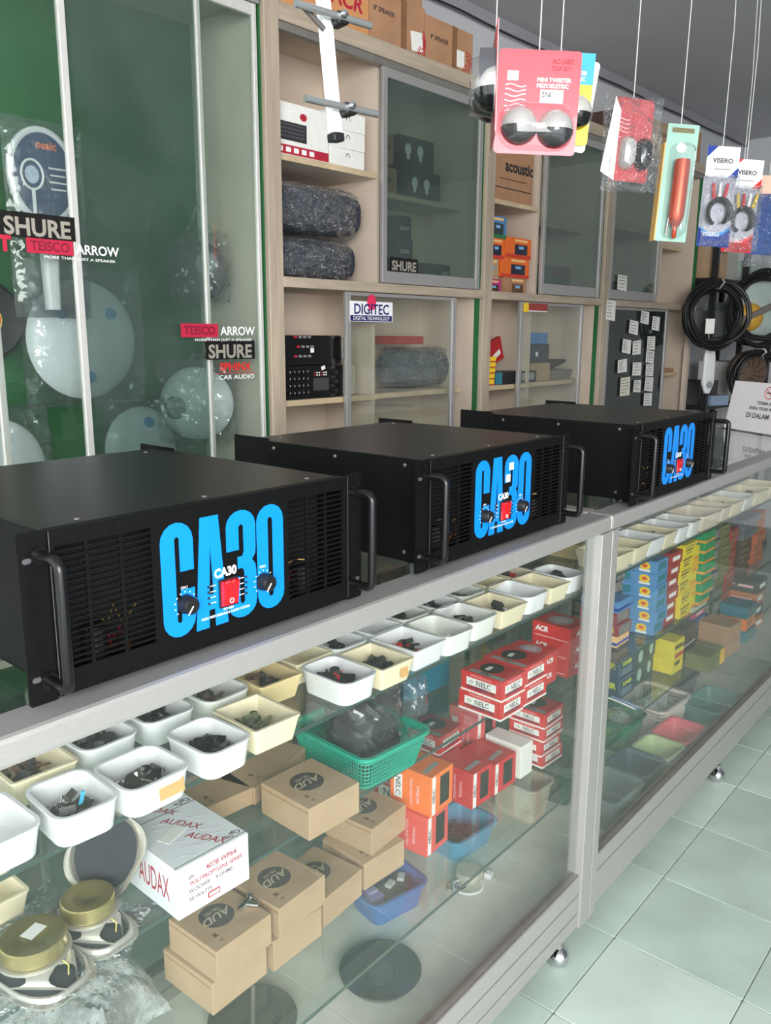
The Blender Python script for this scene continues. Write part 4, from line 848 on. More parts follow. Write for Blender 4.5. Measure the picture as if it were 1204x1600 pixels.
patch('orange_patch', t, .034, .02, (.012, -.0418, .021), Matrix(((1, 0, 0), (0, .15, -1), (0, 1, .15))), M('peeled_tape', (206, 160, 104), .6))
t = tray(-1.022, .03, .072, .094, 'white', True, R(1), 'white tray of black switches between two cream and white trays', ('black', 'black switches with red tips in the white tray'), 34)
t = tray(-.941, .034, .076, .092, 'cream', False, R(-3), 'square cream tray of green terminals beside the green basket', ('green', 'green and metal terminals in the square cream tray'), 24)
t = tray(-.762, .044, .074, .102, 'white', True, R(-2), 'bright white tray of black plugs with a red knob, above the green basket', ('redblack', 'black plugs and red knobs in the bright white tray'), 40, size=.015)
t = tray(-.684, .04, .074, .095, 'cream', False, R(-2), 'cream tray with brown tape square beside the bright white tray', ('black', 'dark knobs in the cream tray with brown tape'), 18)
patch('brown_tape', t, .018, .016, (.014, -.0468, .02), Matrix(((1, 0, 0), (0, .2, -1), (0, 1, .2))), M('peeled_tape', (206, 160, 104)))
t = tray(-.594, .048, .082, .098, 'white', False, R(-1), 'dirty off white tray with red buttons and chipped rim', ('redblack', 'red and black push buttons in the chipped tray'), 32)
t = tray(-.508, .045, .08, .1, 'frost', True, R(-3), 'frosted tray holding one metal ball connector', ('chrome', 'metal connector in the frosted tray'), 4)
t = tray(-.423, .053, .084, .1, 'frost', True, R(-1), 'frosted white tray with a few black clips', ('black', 'black clips in the frosted white tray'), 12)
t = tray(-.334, .048, .085, .09, 'cream', False, R(-2), 'small cream tray of brass sockets in the middle of the row', ('chrome', 'brass sockets in the small cream tray'), 16)
t = tray(-.232, .053, .08, .106, 'white', True, R(-3), 'empty white tray with handwriting on its front')
text('sw 50', .012, t, (.012, -.0492, .022), Matrix(((1, 0, 0), (0, .2, -1), (0, 1, .2))), INK, 1, .02)
t = tray(-.144, .05, .07, .1, 'cream', False, R(-4), 'pale cream empty tray beside the last white tray')
t = tray(-.06, .058, .075, .095, 'white', True, R(-5), 'last white tray of black pins next to the counter post', ('black', 'black pins heaped in the last white tray'), 60, size=.012)
BR = [(-1.202, 'cream', False, 'brown', 'dull brown clips'), (-1.113, 'white', True, 'knobs', 'round black knobs'), (-1.02, 'white', True, 'black', 'few black bits'), (-.93, 'frost', True, 'brown', 'dark crumbs'), (-.845, 'tan', False, 'brown', 'flat brown strip pieces'), (-.755, 'cream', False, None, ''), (-.672, 'white', True, 'black', 'black relay blocks'), (-.58, 'white', False, None, ''), (-.49, 'frost', True, 'black', 'black wire ends'), (-.4, 'white', True, 'black', 'black caps'), (-.31, 'frost', True, 'green', 'greenish jacks'), (-.22, 'cream', False, None, ''), (-.13, 'beige', False, 'redblack', 'dark red fuses')]
for i, (x, m, r_, k, nm) in enumerate(BR):
    y = .146+.004*(i % 3)
    if m == 'tan': y = .13
    w_ = .078; col = {'frost': 'frosted'}.get(m, m)
    tray(x, y, w_, .1, m, r_, R([-3, 0, -2, 1][i % 4]), '%s tray in the second row, %s' % (col, 'holding '+nm if k else ['', '', '', '', '', 'empty, behind the bright white tray', '', 'behind the chipped tray', '', '', '', 'empty, near the counter end'][i]), (k, nm+' in a second row tray') if k else None, 26, size=.02 if k == 'knobs' else .012)
# far counter trays
FT = [(.155, 'cream', False, 'brown', 'rusty clips', .085), (.25, 'cream', False, None, '', .09), (.345, 'white', False, 'black', 'one grey lump', .085), (.435, 'cream', False, 'black', 'black tape bits', .08), (.52, 'white', True, None, '', .08), (.605, 'frost', True, None, '', .085), (.7, 'beige', True, None, '', .15), (.86, 'beige', False, None, '', .08), (.95, 'cream', False, 'chrome', 'steel springs', .1), (1.06, 'frost', False, None, '', .1), (1.17, 'cream', True, 'brown', 'brown coils', .14), (1.33, 'cream', False, None, '', .12)]
for i, (x, m, r_, k, nm, w_) in enumerate(FT):
    col = {'frost': 'frosted'}.get(m, m)
    tray(x, .05, w_, .11, m, r_, R([-2, 1, -3, 0][i % 4]), '%s tray in the far counter, %s' % (col, 'holding '+nm if k else ['', 'second from the post', '', '', 'before the frosted one', 'before the long beige tray', 'widest of the row', 'right after the widest tray', '', 'under the sign end of the counter', '', 'farthest visible'][i]), (k, nm+' in a far counter tray') if k else None, 16, h=.042, group='trays in the far counter')
for i, (x, m, lab) in enumerate(((.2, 'tan', 'tan tray in the back row of the far counter, beside the post'), (.33, 'frost', 'frosted back row tray of the far counter, behind the lump tray'), (.45, 'frost', 'frosted back row tray of the far counter, third'), (.6, 'white', 'white back row tray of the far counter'), (.76, 'beige', 'beige back row tray of the far counter'), (.93, 'frost', 'frosted back row tray near the far end'))):
    tray(x, .175, .1, .1, m, True, 0, lab, group='trays in the far counter')
t = MB().box(0, .12, 0, .09, 0, .035).build('navy_box', M('slate_navy_box', (50, 60, 84), .5), None, (1.02, .18, ZA), 0, .001); tag(t, 'slate navy box behind the beige trays of the far counter', 'box')

# ------------------------------------------------------------------ boxes in the near counter
def bx(name, label, cat, x, y, z, w_, d, h, mat, rz=0., group=None, bev=.0008):
    """x, y = nearest (left front) corner"""
    c, s = math.cos(rz), math.sin(rz)
    o = MB().box(0, w_, 0, d, 0, h).build(name, mat, None, (x, y, z), rz, bev, 1)
    return tag(o, label, cat, group)
LOGO = M('dark_grey_stamp', (70, 66, 62), .7, 0, .1, 40); LOGOT = M('pale_stamp_print', (186, 170, 148), .7)
def kraft(label, x, y, z, rz, w_=.11, d=.115, h=.0545, logo=True, mark=True):
    o = bx('tweeter_carton', label, 'carton', x, y, z, w_, d, h, KRAFT, rz, 'brown tweeter cartons in the near counter')
    MB().box(-.0006, 0, .002, d-.002, h-.009, h-.0075).build('lid_seam', M('seam_shadow_board', (150, 118, 86), .8), o)
    if logo:
        l = patch('round_stamp', o, .056, .056, (w_*.48, d*.55, h), 'top', LOGO, disc=True); text('AUD', .022, l, (0, -.002, .0004), 'top', LOGOT, 1.1, .02, shear=.4, rot=R(180)); text('TK-101', .009, l, (0, .012, .0004), 'top', LOGOT, 1, .02, rot=R(180))
    if mark: text('M  V', .012, o, (w_*.2, d*.2, h), 'top', M('carton_ink', (110, 86, 64), .7), 1, .02, rot=R(-90))
    return o
kraft('brown carton on the middle shelf, alone in front of the green basket', -.783, .105, ZBs, R(-2.5))
kraft('brown carton at the bottom of the leftmost stack, cut under the white carton', -.936, .16, ZC, R(1.2), w_=.11, d=.118)
kraft('brown carton on top of the leftmost stack, with a metal plug on it', -.93, .154, ZC+.055, R(1))
kraft('lower brown carton of the second stack from the left', -.816, .156, ZC, R(.5), w_=.11)
kraft('upper brown carton of the second stack, beside the metal plug', -.805, .153, ZC+.055, R(3))
kraft('brown carton at the bottom of the third stack, behind the second', -.692, .166, ZC, R(4), w_=.108)
kraft('brown carton at the bottom right, with a lifted edge beside the orange box', -.573, .178, ZC, R(-4), w_=.108)
kraft('brown carton on top of the right stack beside the orange box', -.545, .184, ZC+.055, R(3), w_=.108)
kraft('open pale carton lying behind the solitary brown carton', -.77, .245, ZBs, R(14), w_=.16, d=.12, h=.03, logo=False)
kraft('brown carton half hidden behind the white carton, under the trays', -.86, .26, ZBs, R(-6), w_=.09, d=.1, h=.03, logo=False)
t = thing('metal_plug', 'small nickel T shaped plug lying on a brown carton', 'plug', (-.835, .2, ZC+.1098), R(20))
MB().cyl((-.016, 0, .005), (.016, 0, .005), .005, 12).build('plug_barrel', CHROME, t, smooth=True); MB().cyl((.0, 0, .005), (.004, -.022, .005), .0048, 12).build('plug_arm', CHROME, t, smooth=True); MB().cyl((.012, 0, .005), (.018, 0, .005), .0062, 6).build('nut', CHROME, t)
# white speaker carton
WC = M('white_carton', (232, 234, 240), .4, 0, .03, 14, coat=.2)
o = bx('white_speaker_carton', 'white carton with thin red lettering, beside bare speakers', 'carton', -1.022, .11, ZBs, .12, .178, .074, WC, R(-2), None, .0015)
for q in range(3): text('AUDAX', .019, o, (.072-.004*q, .035+.055*q, .074), 'top', REDINK, .9, .01, rot=R(-62), shear=.3)
for q in range(16): patch('hatch_line', o, .03, .0008, (.03+.02*(q % 4)+.005*(q % 3), .02+.0098*q, .0741), 'top', M('pale_grey_line', (176, 172, 182), .6), rot=R(-30))
patch('flap_slot', o, .118, .0016, (.06, .006, .0741), 'top', M('slot_grey', (110, 112, 118), .6)); patch('flap_slot', o, .118, .0016, (.06, .128, .0741), 'top', M('slot_grey', (110, 112, 118)))
for yy in (.016, .138): text('CIP', .011, o, (.108, yy, .0741), 'top', INK, 1, .02, rot=R(150)); text('GW', .008, o, (.095, yy-.003, .0741), 'top', INK, 1, .02, rot=R(150))
patch('paper_slip', o, .042, .02, (.045, .075, .0744), 'top', PAPER, .0006, rot=R(20))
text('407B WP64', .0105, o, (.072, -.0001, .057), 'front', REDINK, 1, .02); text('POLYPROPYLENE SERIES', .0085, o, (.064, -.0001, .045), 'front', REDINK, .95, .02)
for q, tx in enumerate(('6R', 'WOOFER    4 OHMS', '50 WATTS')): text(tx, .0085, o, (.018, -.0001, (.055, .034, .022)[q]), 'front', M('mauve_ink', (130, 96, 112), .6), .95, .02, align='LEFT')
patch('red_stamp', o, .02, .009, (.058, -.0001, .013), 'front', REDINK); patch('stamp_inner', o, .016, .005, (.058, -.0005, .013), 'front', WC)
text('AUDAX', .05, o, (-.0001, .055, .036), 'left', REDINK, .42, .0); text('AUDAX', .05, o, (-.0001, .14, .036), 'left', REDINK, .42, .0)

# bare speakers face down, magnets up
BRASS = M('brass_plated_steel', (178, 164, 112), .3, .75, .08, 20); BASK = M('pale_steel_basket', (196, 192, 184), .35, .6, .08, 20); CONE = M('dark_paper_cone', (42, 45, 53), .6, 0, .12, 20)
def speaker(label, loc, rz, r=.052, stick=False, ax=.62):
    t = thing('speaker_driver', label, 'speaker', loc, rz, 'bare speakers in the near counter')
    def ring(k, rr, z): return rrect(2*r*k, 2*r*k, r*rr*k, z, 6)
    # stamped basket: flange, sloping wall ring and top ring, joined by four broad arms
    MB().loops([ring(1, .62, 0), ring(1, .62, .003), ring(.93, .7, .0032), ring(.9, .75, .008), ring(.87, .78, .0085), ring(.87, .78, .0)], False, False).build('basket_rim', BASK, t, smooth=True)
    MB().lathe([(r*.87, .003), (r*.7, .008), (r*.45, .014), (r*.3, .017), (.0001, .018)], 36).build('cone', CONE, t, smooth=True)
    for q in range(4):
        vs = []; n = 6; a0 = 45+90*q
        for k in range(n+1):
            f_ = k/n; rr = r*(.9-.36*f_); z = .007+.0165*f_**.8; hw = 16+24*(f_-.45)**2*4
            for a in (-hw, hw):
                for dz in (0, .002): vs.append((rr*math.cos(R(a0+a)), rr*math.sin(R(a0+a)), z+dz))
        fs = [(0, 1, 3, 2), (4*n, 4*n+2, 4*n+3, 4*n+1)]
        for k in range(n):
            b = 4*k; fs += [(b, b+2, b+6, b+4), (b+1, b+5, b+7, b+3), (b, b+4, b+5, b+1), (b+2, b+3, b+7, b+6)]
        MB().add(vs, fs).build('basket_arm', BASK, t, smooth=True)
    MB().lathe([(r*.52, .023), (r*.56, .024), (r*.56, .0275)], 36).build('top_plate', BASK, t, smooth=True)
    m = MB().lathe([(r*.48, .0275), (r*.5, .0285), (r*.5, .046), (r*.48, .0475), (r*.2, .0475), (r*.18, .0465), (.0001, .0465)], 40).build('magnet_can', BRASS, t, smooth=True)
    if stick: patch('price_sticker', m, .026, .018, (.004, .004, .0477), 'top', PAPER, rot=.2)
    MB().obox((0, r*.78, .018), (.016, .006, .002)).build('terminal', BRASS, t)
    for c in t.children:
        if c.name.split('.')[0] in ('basket_rim', 'cone', 'basket_arm'): c.scale.x = ax
    MB().tube([(.004, -r*.75, .015), (.01, -r*.66, .021), (.006, -r*.6, .028)], .001, 5).build('lead_wire', M('yellow_wire', (206, 190, 110), .5), t)
    return t
speaker('bare speaker lying face down with a white sticker on its magnet', (-1.186, .175, ZBs), R(8), .078, True)
speaker('bare speaker lying face down with a plain brass magnet', (-1.104, .19, ZBs), R(4), .068)
t = speaker('bare speaker standing on its edge, dark cone facing the left frame edge', (0, 0, 0), 0, .066, ax=.75)
t.rotation_euler = (Vector((.86, .45, -.16)).to_track_quat('Z', 'Y').to_matrix() @ Matrix.Rotation(R(28), 3, 'Z')).to_euler(); t.location = (-1.062, .215, ZBs+.075)
def crumple(label, loc, w_, d, h, seed, mat=FILM2, rz=0.):
    rg = random.Random(seed); ph = [(rg.uniform(8, 46), rg.uniform(8, 46), rg.uniform(0, 6), rg.uniform(.5, 1)) for _ in range(10)]
    n = 30; mb = MB(); vs = []
    for j in range(n+1):
        for i in range(n+1):
            a, b = i/n*2-1, j/n*2-1
            e = max(0, 1-(a*a)**1.2)*max(0, 1-(b*b)**1.2)
            z = h*e**.5*(.55+.45*sum(abs(math.sin(p*a*.35+q*b*.35+r_))*k for p, q, r_, k in ph)/7)
            vs.append((a*w_/2*(1+.12*math.sin(5*b+seed)), b*d/2*(1+.12*math.sin(4*a+seed)), max(.0008, z)))
    mb.add(vs, [(j*(n+1)+i, j*(n+1)+i+1, (j+1)*(n+1)+i+1, (j+1)*(n+1)+i) for j in range(n) for i in range(n)])
    o = mb.build('plastic_bag', mat, None, loc, rz, smooth=True); return tag(o, label, 'plastic bag')
crumple('thin clear plastic sheet spread over the bare speakers', (-1.17, .19, ZBs+.0005), .26, .2, .005, 8, FILM, R(25))
crumple('crumpled clear plastic bag on the lower shelf under the bare speakers', (-1.085, .31, ZC+.001), .21, .23, .1, 3, clear('milky_bag', (226, 232, 232), .32, (226, 232, 232), 1.5, .12, .8, 50), R(15))
t = tray(-1.2, .2, .07, .09, 'cream', False, 0, 'cream tray corner at the left frame edge on the middle shelf', z=ZBs); t.location = (-1.175, .32, ZBs)

# baskets
def basket(label, loc, rz, w_, d, h, mat, bars=True, group='baskets in the counters', r=.02):
    t = thing('plastic_basket', label, 'basket', loc, rz, group); tp = .84
    MB().loops([rrect(w_*tp, d*tp, r*.9, 0, 4), rrect(w_*tp, d*tp, r*.9, .004, 4)]).build('base', mat, t)
    if bars:
        mb = MB(); N = 2
        per = rrect(w_, d, r, 0, 4); perb = rrect(w_*tp, d*tp, r*.9, 0, 4)
        pts = []
        for i in range(len(per)):
            a, b = Vector(per[i]), Vector(per[(i+1) % len(per)]); a2, b2 = Vector(perb[i]), Vector(perb[(i+1) % len(perb)])
            k = max(1, int((b-a).length/.0055))
            for q in range(k): pts.append((a.lerp(b, q/k), a2.lerp(b2, q/k)))
        for a, b in pts: mb.cyl((b.x, b.y, .003), (a.x, a.y, h-.006), .0011, 4)
        lat = MB()
        for q in range(1, 7):
            f_ = q/7; lat.tube([(p.x*f_+b.x*(1-f_), p.y*f_+b.y*(1-f_), .003+(h-.009)*f_) for p, b in pts], .0011, 4, True)
        o = mb.build('lattice', mat, t); o['kind'] = 'stuff'; o = lat.build('lattice_rings', mat, t); o['kind'] = 'stuff'
    else:
        MB().loops([rrect(w_*tp, d*tp, r*.9, .002, 4), rrect(w_, d, r, h-.006, 4), rrect(w_-.004, d-.004, r-.002, h-.006, 4), rrect(w_*tp-.004, d*tp-.004, r*.9-.002, .006, 4)], False, False).build('wall', mat, t, smooth=True)
    MB().loops([rrect(w_, d, r, h-.012, 4), rrect(w_+.012, d+.012, r+.006, h-.006, 4), rrect(w_+.012, d+.012, r+.006, h, 4), rrect(w_-.004, d-.004, r-.002, h, 4), rrect(w_-.004, d-.004, r-.002, h-.012, 4)], False, False).build('rim', mat, t, smooth=True)
    return t
basket('green lattice basket with a clear bag inside on the middle shelf', (-.545, .215, ZBs), R(-4), .165, .2, .068, M('jade_plastic', (16, 158, 132), .4, 0, .06, 20), r=.018)
t = thing('bagged_cloth', 'dark cloth in a crinkled clear bag inside the green basket', 'bag', (-.545, .205, ZBs+.0065), R(-6))
MB().loops([rrect(.08, .1, .03, .0, 4), rrect(.11, .13, .04, .03, 4), rrect(.1, .12, .04, .075, 4), rrect(.05, .06, .02, .1, 4)]).build('cloth', M('black_cloth', (36, 38, 40), .9, 0, .2, 30), t, smooth=True)
bag_mesh(.14, .14, .12, 61, 18, 18, .45, .012).build('film', FILM3, t, (0, 0, .078), smooth=True)
o = bag_mesh(.05, .08, .04, 63, 12, 12, .4, .01).build('plastic_bag', FILM3, None, (-.44, .17, ZBs+.1), R(-20), smooth=True); tag(o, 'crinkled clear bag tip hanging over the basket rim', 'plastic bag')
basket('bright blue basket on the counter base, under the brown cartons', (-.325, .33, ZD), R(-12), .15, .11, .06, M('blue_plastic', (50, 116, 190), .4, 0, .06, 20), False)
basket('light blue basket on the counter base, near the post', (-.03, .345, ZD), R(-6), .16, .13, .06, M('light_blue_plastic', (96, 164, 204), .4, 0, .06, 20), False)
for i, (x, y, col, lab) in enumerate(((-.365, .34, (150, 140, 206), 'lilac plug adaptor lying in the bright blue basket'), (-.32, .325, (46, 48, 60), 'dark plug adaptor lying in the bright blue basket'), (-.285, .322, (60, 62, 78), 'dark slate adaptor at the end of the bright blue basket'))):
    t = thing('plug_adaptor', lab, 'adaptor', (x, y, ZD+.006), R(20*i-10)); MB().box(-.02, .02, -.022, .022, 0, .042).build('adaptor_body', M('adaptor_%d' % i, col, .45), t, bevel=.004); MB().box(-.012, .012, -.008, .008, .0421, .05).build('socket_face', M('pale_socket', (206, 206, 214), .5) if i else M('adaptor_face', (170, 160, 214), .5), t, bevel=.002)
heap(-.03, .345, ZD+.002, .1, .08, 40, 'black', 77, 'dark cable ends in the light blue basket', .02, .03)
# bottom odds
t = thing('black_round_tray', 'dark round dish on the counter base, under the brown cartons', 'dish', (-.5, .2, ZD))
MB().lathe([(.045, 0), (.07, .006), (.08, .02), (.082, .022), (.077, .021), (.06, .008), (.0001, .005)], 40).build('dish', M('dark_teal_plastic', (44, 62, 60), .25, 0, .1, 20), t, smooth=True)
MB().lathe([(.03, .008), (.028, .03), (.012, .04), (.0001, .042)], 24).build('hub', M('dark_teal_plastic', (44, 62, 60)), t, smooth=True)
t = thing('black_round_tray', 'second dark round dish at the lower frame edge', 'dish', (-.745, .3, ZD))
MB().lathe([(.045, 0), (.07, .006), (.08, .02), (.082, .022), (.077, .021), (.06, .008), (.0001, .005)], 40).build('dish', M('dark_teal_plastic', (44, 62, 60)), t, smooth=True); MB().cyl((0, 0, .006), (.004, 0, .09), .004, 8).build('spindle', ALU2, t)
t = thing('white_round_box', 'small round beige lid with white cable on the counter base', 'lid', (-.125, .245, ZD), R(10))
MB().lathe([(.032, 0), (.034, .004), (.034, .016), (.03, .02), (.0001, .02)], 28).build('lid', M('beige_lid', (196, 190, 174), .5), t, smooth=True)
MB().tube([(-.05+.03*math.cos(R(a)), -.02+.035*math.sin(R(a)), .006+a*.00005) for a in range(60, 330, 20)], .003, 7).build('cable', M('white_cable', (220, 222, 222), .5), t, smooth=True)
MB().box(.012, .032, -.05, -.032, 0, .014).build('white_plug', WHITEP, t, bevel=.003)
for i, (x, y) in enumerate(((-.2, .25), (-.18, .23))):
    o = MB().tube([(0, 0, .003), (.012, .01, .004), (.05, .012, .004), (.055, 0, .004), (.012, -.01, .004), (0, 0, .004)], .0022, 6).build('metal_clip', CHROME, None, (x, y, ZD), R(30*i), smooth=True); tag(o, ['bright metal clip beside the beige lid', 'second bright metal clip nearer the counter front'][i], 'clip')
o = bx('teal_box', 'teal box behind the red tweeter boxes on the middle shelf', 'box', -.31, .3, ZBs, .15, .1, .07, M('teal_carton', (24, 106, 128), .5), R(-4))
o = bx('dark_panel_box', 'dark brown glossy box standing behind the red boxes', 'box', -.42, .29, ZBs, .09, .08, .09, M('dark_maroon_box', (70, 44, 44), .4), R(2)); patch('black_window', o, .07, .06, (.045, -.0001, .05), 'front', BLKC)

# red tweeter boxes
def redbox(label, x, y, z, w_, d, h, rz=0., mat=RED, kind='flat', disc=None, bare=False):
    o = bx('red_tweeter_box', label, 'box', x, y, z, w_, d, h, mat, rz, 'red tweeter boxes')
    if kind == 'flat':
        patch('white_base_band', o, w_, .004, (w_/2, -.0001, .002), 'front', PAPER); patch('white_base_band', o, d, .004, (-.0001, d/2, .002), 'left', PAPER)
        for fc, L in (('left', d), ('front', w_)):
            P_ = (lambda a, zz: (-.0001, d/2-a, zz)) if fc == 'left' else (lambda a, zz: (w_/2+a, -.0001, zz))
            lb = patch('label', o, L*.72, h*.56, P_(0, h*.46), fc, PAPER); patch('label_band', lb, L*.72, h*.17, (0, -h*.195, .0003), 'top', REDD)
            text('NELC', h*.36, lb, (L*.06, h*.07, .0004), 'top', INK, .95*min(1, L/.09), .01); text('NT-8003', h*.2, lb, (0, -h*.17, .0008), 'top', M('violet_ink', (96, 30, 84), .5), 1, .02)
            dm = patch('diamond_logo', lb, L*.12, h*.2, (-L*.24, h*.08, .0004), 'top', M('grey_print', (150, 150, 148)), disc=True, n=4); patch('diamond_inner', dm, L*.07, h*.11, (0, 0, .0003), 'top', PAPER, disc=True, n=4)
            text('TWEETER PIEZO ELECTRIC', h*.13, o, P_(0, h*.86), fc, M('pale_pink_print', (240, 190, 194)), .8*min(1, L/.09), .01)
        if disc: 
            patch('speaker_picture', o, min(w_, d)*.62, min(w_, d)*.62, (w_*.56, d*.56, h+.0001), 'top', M('olive_black_print', (34, 38, 32), .35), disc=True)
            patch('price_sticker', o, .02, .01, (w_*.5, d*.6, h+.0005), 'top', PAPER, rot=.1)
        fl_ = patch('top_band', o, .014, d*.8, (.012, d*.45, h+.0001), 'top', M('grey_print', (150, 150, 148)))
        text('NELC', .012, fl_, (0, 0, .0004), 'top', INK, 1, .02, rot=R(-90))
    elif kind == 'stand':
        st = patch('label_strip', o, .011, h*.96, (.009, -.0001, h/2), 'front', PAPER); text('NELC', .012, st, (0, 0, .0004), 'top', INK, 1, .02, rot=R(90))
        patch('window_picture', o, w_*.42, h*.74, (w_*.62, -.0001, h*.52), 'front', M('olive_black_print', (34, 38, 32)))
        text('TWEETER', .009, o, (-.0001, d*.32, h*.45), 'left', M('pale_pink_print', (240, 190, 194)), 1, .02, rot=R(-90)); text('PIEZO ELECTRIC', .008, o, (-.0001, d*.48, h*.45), 'left', M('pale_pink_print', (240, 190, 194)), 1, .02, rot=R(-90))
        lb = patch('label', o, d*.2, h*.62, (-.0001, d*.8, h*.5), 'left', PAPER); text('NELC', .016, lb, (0, 0, .0004), 'top', INK, 1, .01, rot=R(-90))
        patch('top_mark', o, .05, .012, (w_*.45, d*.25, h+.0001), 'top', M('grey_print', (150, 150, 148)), rot=.1)
    elif kind == 'acr':
        text('ACR', h*.42, o, (w_*.5, -.0001, h*.55), 'front', WHITE, 1, .05, shear=.15); text('ACR', h*.42, o, (-.0001, d*.75, h*.62), 'left', WHITE, 1, .05, shear=.15)
        patch('print_line', o, d*.85, .002, (-.0001, d/2, h*.2), 'left', M('pale_pink_print', (240, 190, 194)))
        if disc: q = patch('speaker_picture', o, w_*.7, w_*.7, (w_*.5, d*.5, h+.0001), 'top', M('lavender_grey_print', (176, 160, 166), .5), disc=True); patch('cone_picture', q, w_*.4, w_*.4, (0, 0, .0003), 'top', M('pale_lavender_print', (206, 190, 198), .5), disc=True)
    return o
zb = ZBs
redbox('lower red box of the front pair on the middle shelf', -.247, .1, zb, .083, .105, .043, R(-2), kind='flat')
redbox('upper red box of the front pair, black disc picture on top', -.25, .097, zb+.0433, .083, .103, .043, R(-3), disc=True)
redbox('lower red box beside the front pair, in the middle', -.157, .1, zb, .09, .105, .043, R(-2))
redbox('upper red box beside the front pair, with a sticker on its black disc', -.158, .1, zb+.0433, .09, .105, .043, R(-1.5), disc=True)
redbox('lower red flat box between the middle pair and the tall stack', -.06, .12, zb, .075, .1, .036, R(-2), kind='acr')
redbox('upper red flat box with pale disc, between the middle pair and the tall stack', -.06, .118, zb+.0365, .075, .1, .036, R(-2), kind='acr', disc=True)
for q in range(3): redbox(['bottom', 'second', 'top'][q]+' red box of the tall stack next to the post'+['', '', ', pale disc on its lid'][q], .036, .1-.001*q, zb+.0395*q, .085, .1, .039, R(-4+q), kind='acr', disc=(q == 2))
for q in range(4): redbox(['lowest', 'second', 'third', 'topmost'][q]+' red box of the lower stack beside the post, on the lower shelf', [.03, .015, .02, .015][q], .15-.003*q, ZC+.0363*q, .088, .095, .036, R(-3+q), disc=(q == 3))
redbox('pink red box standing at the lower rear, beside the post stack', -.07, .27, ZC, .08, .08, .14, R(0), M('rose_carton', (214, 84, 92), .45), 'stand')
redbox('lower red standing box at the left end, below the orange box', -.42, .15, ZC, .075, .1, .084, R(3), M('coral_carton', (222, 84, 76), .45, 0, .06, 18), 'stand')
redbox('orange standing box on top of the red one, beside the brown cartons', -.412, .148, ZC+.0845, .075, .1, .084, R(2), ORANGE, 'stand')
redbox('red standing box in the middle of the lower shelf', -.223, .178, ZC, .07, .1, .084, R(-3), RED, 'stand')
redbox('red standing box with dark window beside a white one on the lower shelf', -.145, .172, ZC, .085, .1, .075, R(-2), RED, 'stand')
redbox('red box lying behind the orange box, dark window upward', -.33, .26, ZC, .09, .1, .07, R(4), RED, 'flat', True)
redbox('red box at the rear of the lower shelf, under the front pair', -.2, .285, ZC, .09, .09, .08, R(-2), RED, 'stand')
redbox('red box stacked at the rear under the front pair', -.2, .283, ZC+.0805, .09, .09, .044, R(2), RED, 'flat', True)
bx('white_box', 'plain white box between the red boxes on the lower shelf', 'box', -.045, .165, ZC, .05, .1, .08, PAPER, R(-2))

# ------------------------------------------------------------------ far counter stock
ORD = ['bottom', 'second', 'third', 'fourth', 'fifth', 'sixth', 'seventh']
def stack(desc, x, y, z, w_, d, h, n, mats, deco=None, where='far counter', grp=None, jit=.004):
    rg = random.Random(int(x*1000)+n)
    for q in range(n):
        m = mats[q % len(mats)]
        o = bx('small_carton', desc+', '+(ORD[q]+' from the bottom' if q < n-1 or n < 3 else 'topmost') if q else desc+', lowest of its stack', 'box', x+rg.uniform(-jit, jit)*.5, y+rg.uniform(-jit, jit), z+q*(h+.0003), w_, d, h, m, R(rg.uniform(-2, 2)), grp or 'small cartons in the far counter')
        if deco: deco(o, w_, d, h, q)
def dec_sun(o, w_, d, h, q):
    s = patch('sun_logo', o, .03, .022, (-.0001, d*.22, h*.55), 'left', M('sticker_yellow', (240, 200, 40)), disc=True, n=10); patch('sun_face', s, .014, .01, (0, 0, .0003), 'top', M('orange_red_label', (220, 80, 44)), disc=True)
    patch('white_scroll', o, .03, .006, (-.0001, d*.22, h*.18), 'left', PAPER); patch('teal_panel', o, d*.42, h*.6, (-.0001, d*.7, h*.5), 'left', M('teal_print', (40, 120, 140))); patch('teal_panel', o, w_*.7, h*.6, (w_/2, -.0001, h*.5), 'front', M('teal_print', (40, 120, 140)))
def dec_white(o, w_, d, h, q):
    lb = patch('label', o, w_*.6, h*.34, (w_*.5, -.0001, h*.5), 'front', PAPER); patch('label_line', o, d*.7, h*.2, (-.0001, d/2, h*.5), 'left', M('pale_pink_print', (240, 190, 194)))
def dec_dark(o, w_, d, h, q):
    for k in range(3): patch('print_line', o, w_*(.75-.15*k), h*.12, (w_*(.45-.04*k), -.0001, h*(.8-.25*k)), 'front', M('faded_print', (150, 140, 96), .6) if (k+q) % 2 else M('dark_olive_print', (90, 80, 30), .6))
def dec_gy(o, w_, d, h, q):
    patch('orange_edge', o, w_, h*.22, (w_/2, -.0001, h*.1), 'front', M('amber_edge', (226, 150, 40), .5)); patch('orange_edge', o, d, h*.22, (-.0001, d/2, h*.1), 'left', M('amber_edge', (226, 150, 40), .5))
def dec_lamp(o, w_, d, h, q):
    if q in (1, 2): patch('car_picture', o, w_*.8, h*.8, (w_*.5, -.0001, h*.5), 'front', M('grey_car_print', (120, 112, 108), .5, 0, .5, 90)); s = patch('yellow_logo', o, .02, .018, (-.0001, d*.2, h*.5), 'left', M('sticker_yellow', (240, 200, 40)), disc=True, n=9)
    else: patch('blue_line', o, w_, h*.25, (w_/2, -.0001, h*.3), 'front', M('royal_blue_print', (24, 60, 150))); patch('blue_line', o, d, h*.25, (-.0001, d/2, h*.3), 'left', M('royal_blue_print', (24, 60, 150)))
def dec_busy(o, w_, d, h, q):
    patch('busy_print', o, w_*.86, h*.8, (w_*.5, -.0001, h*.5), 'front', M('grey_busy_print', (128, 124, 116), .6, 0, .8, 160)); patch('busy_print', o, d*.86, h*.8, (-.0001, d*.5, h*.5), 'left', M('grey_busy_print', (128, 124, 116)))
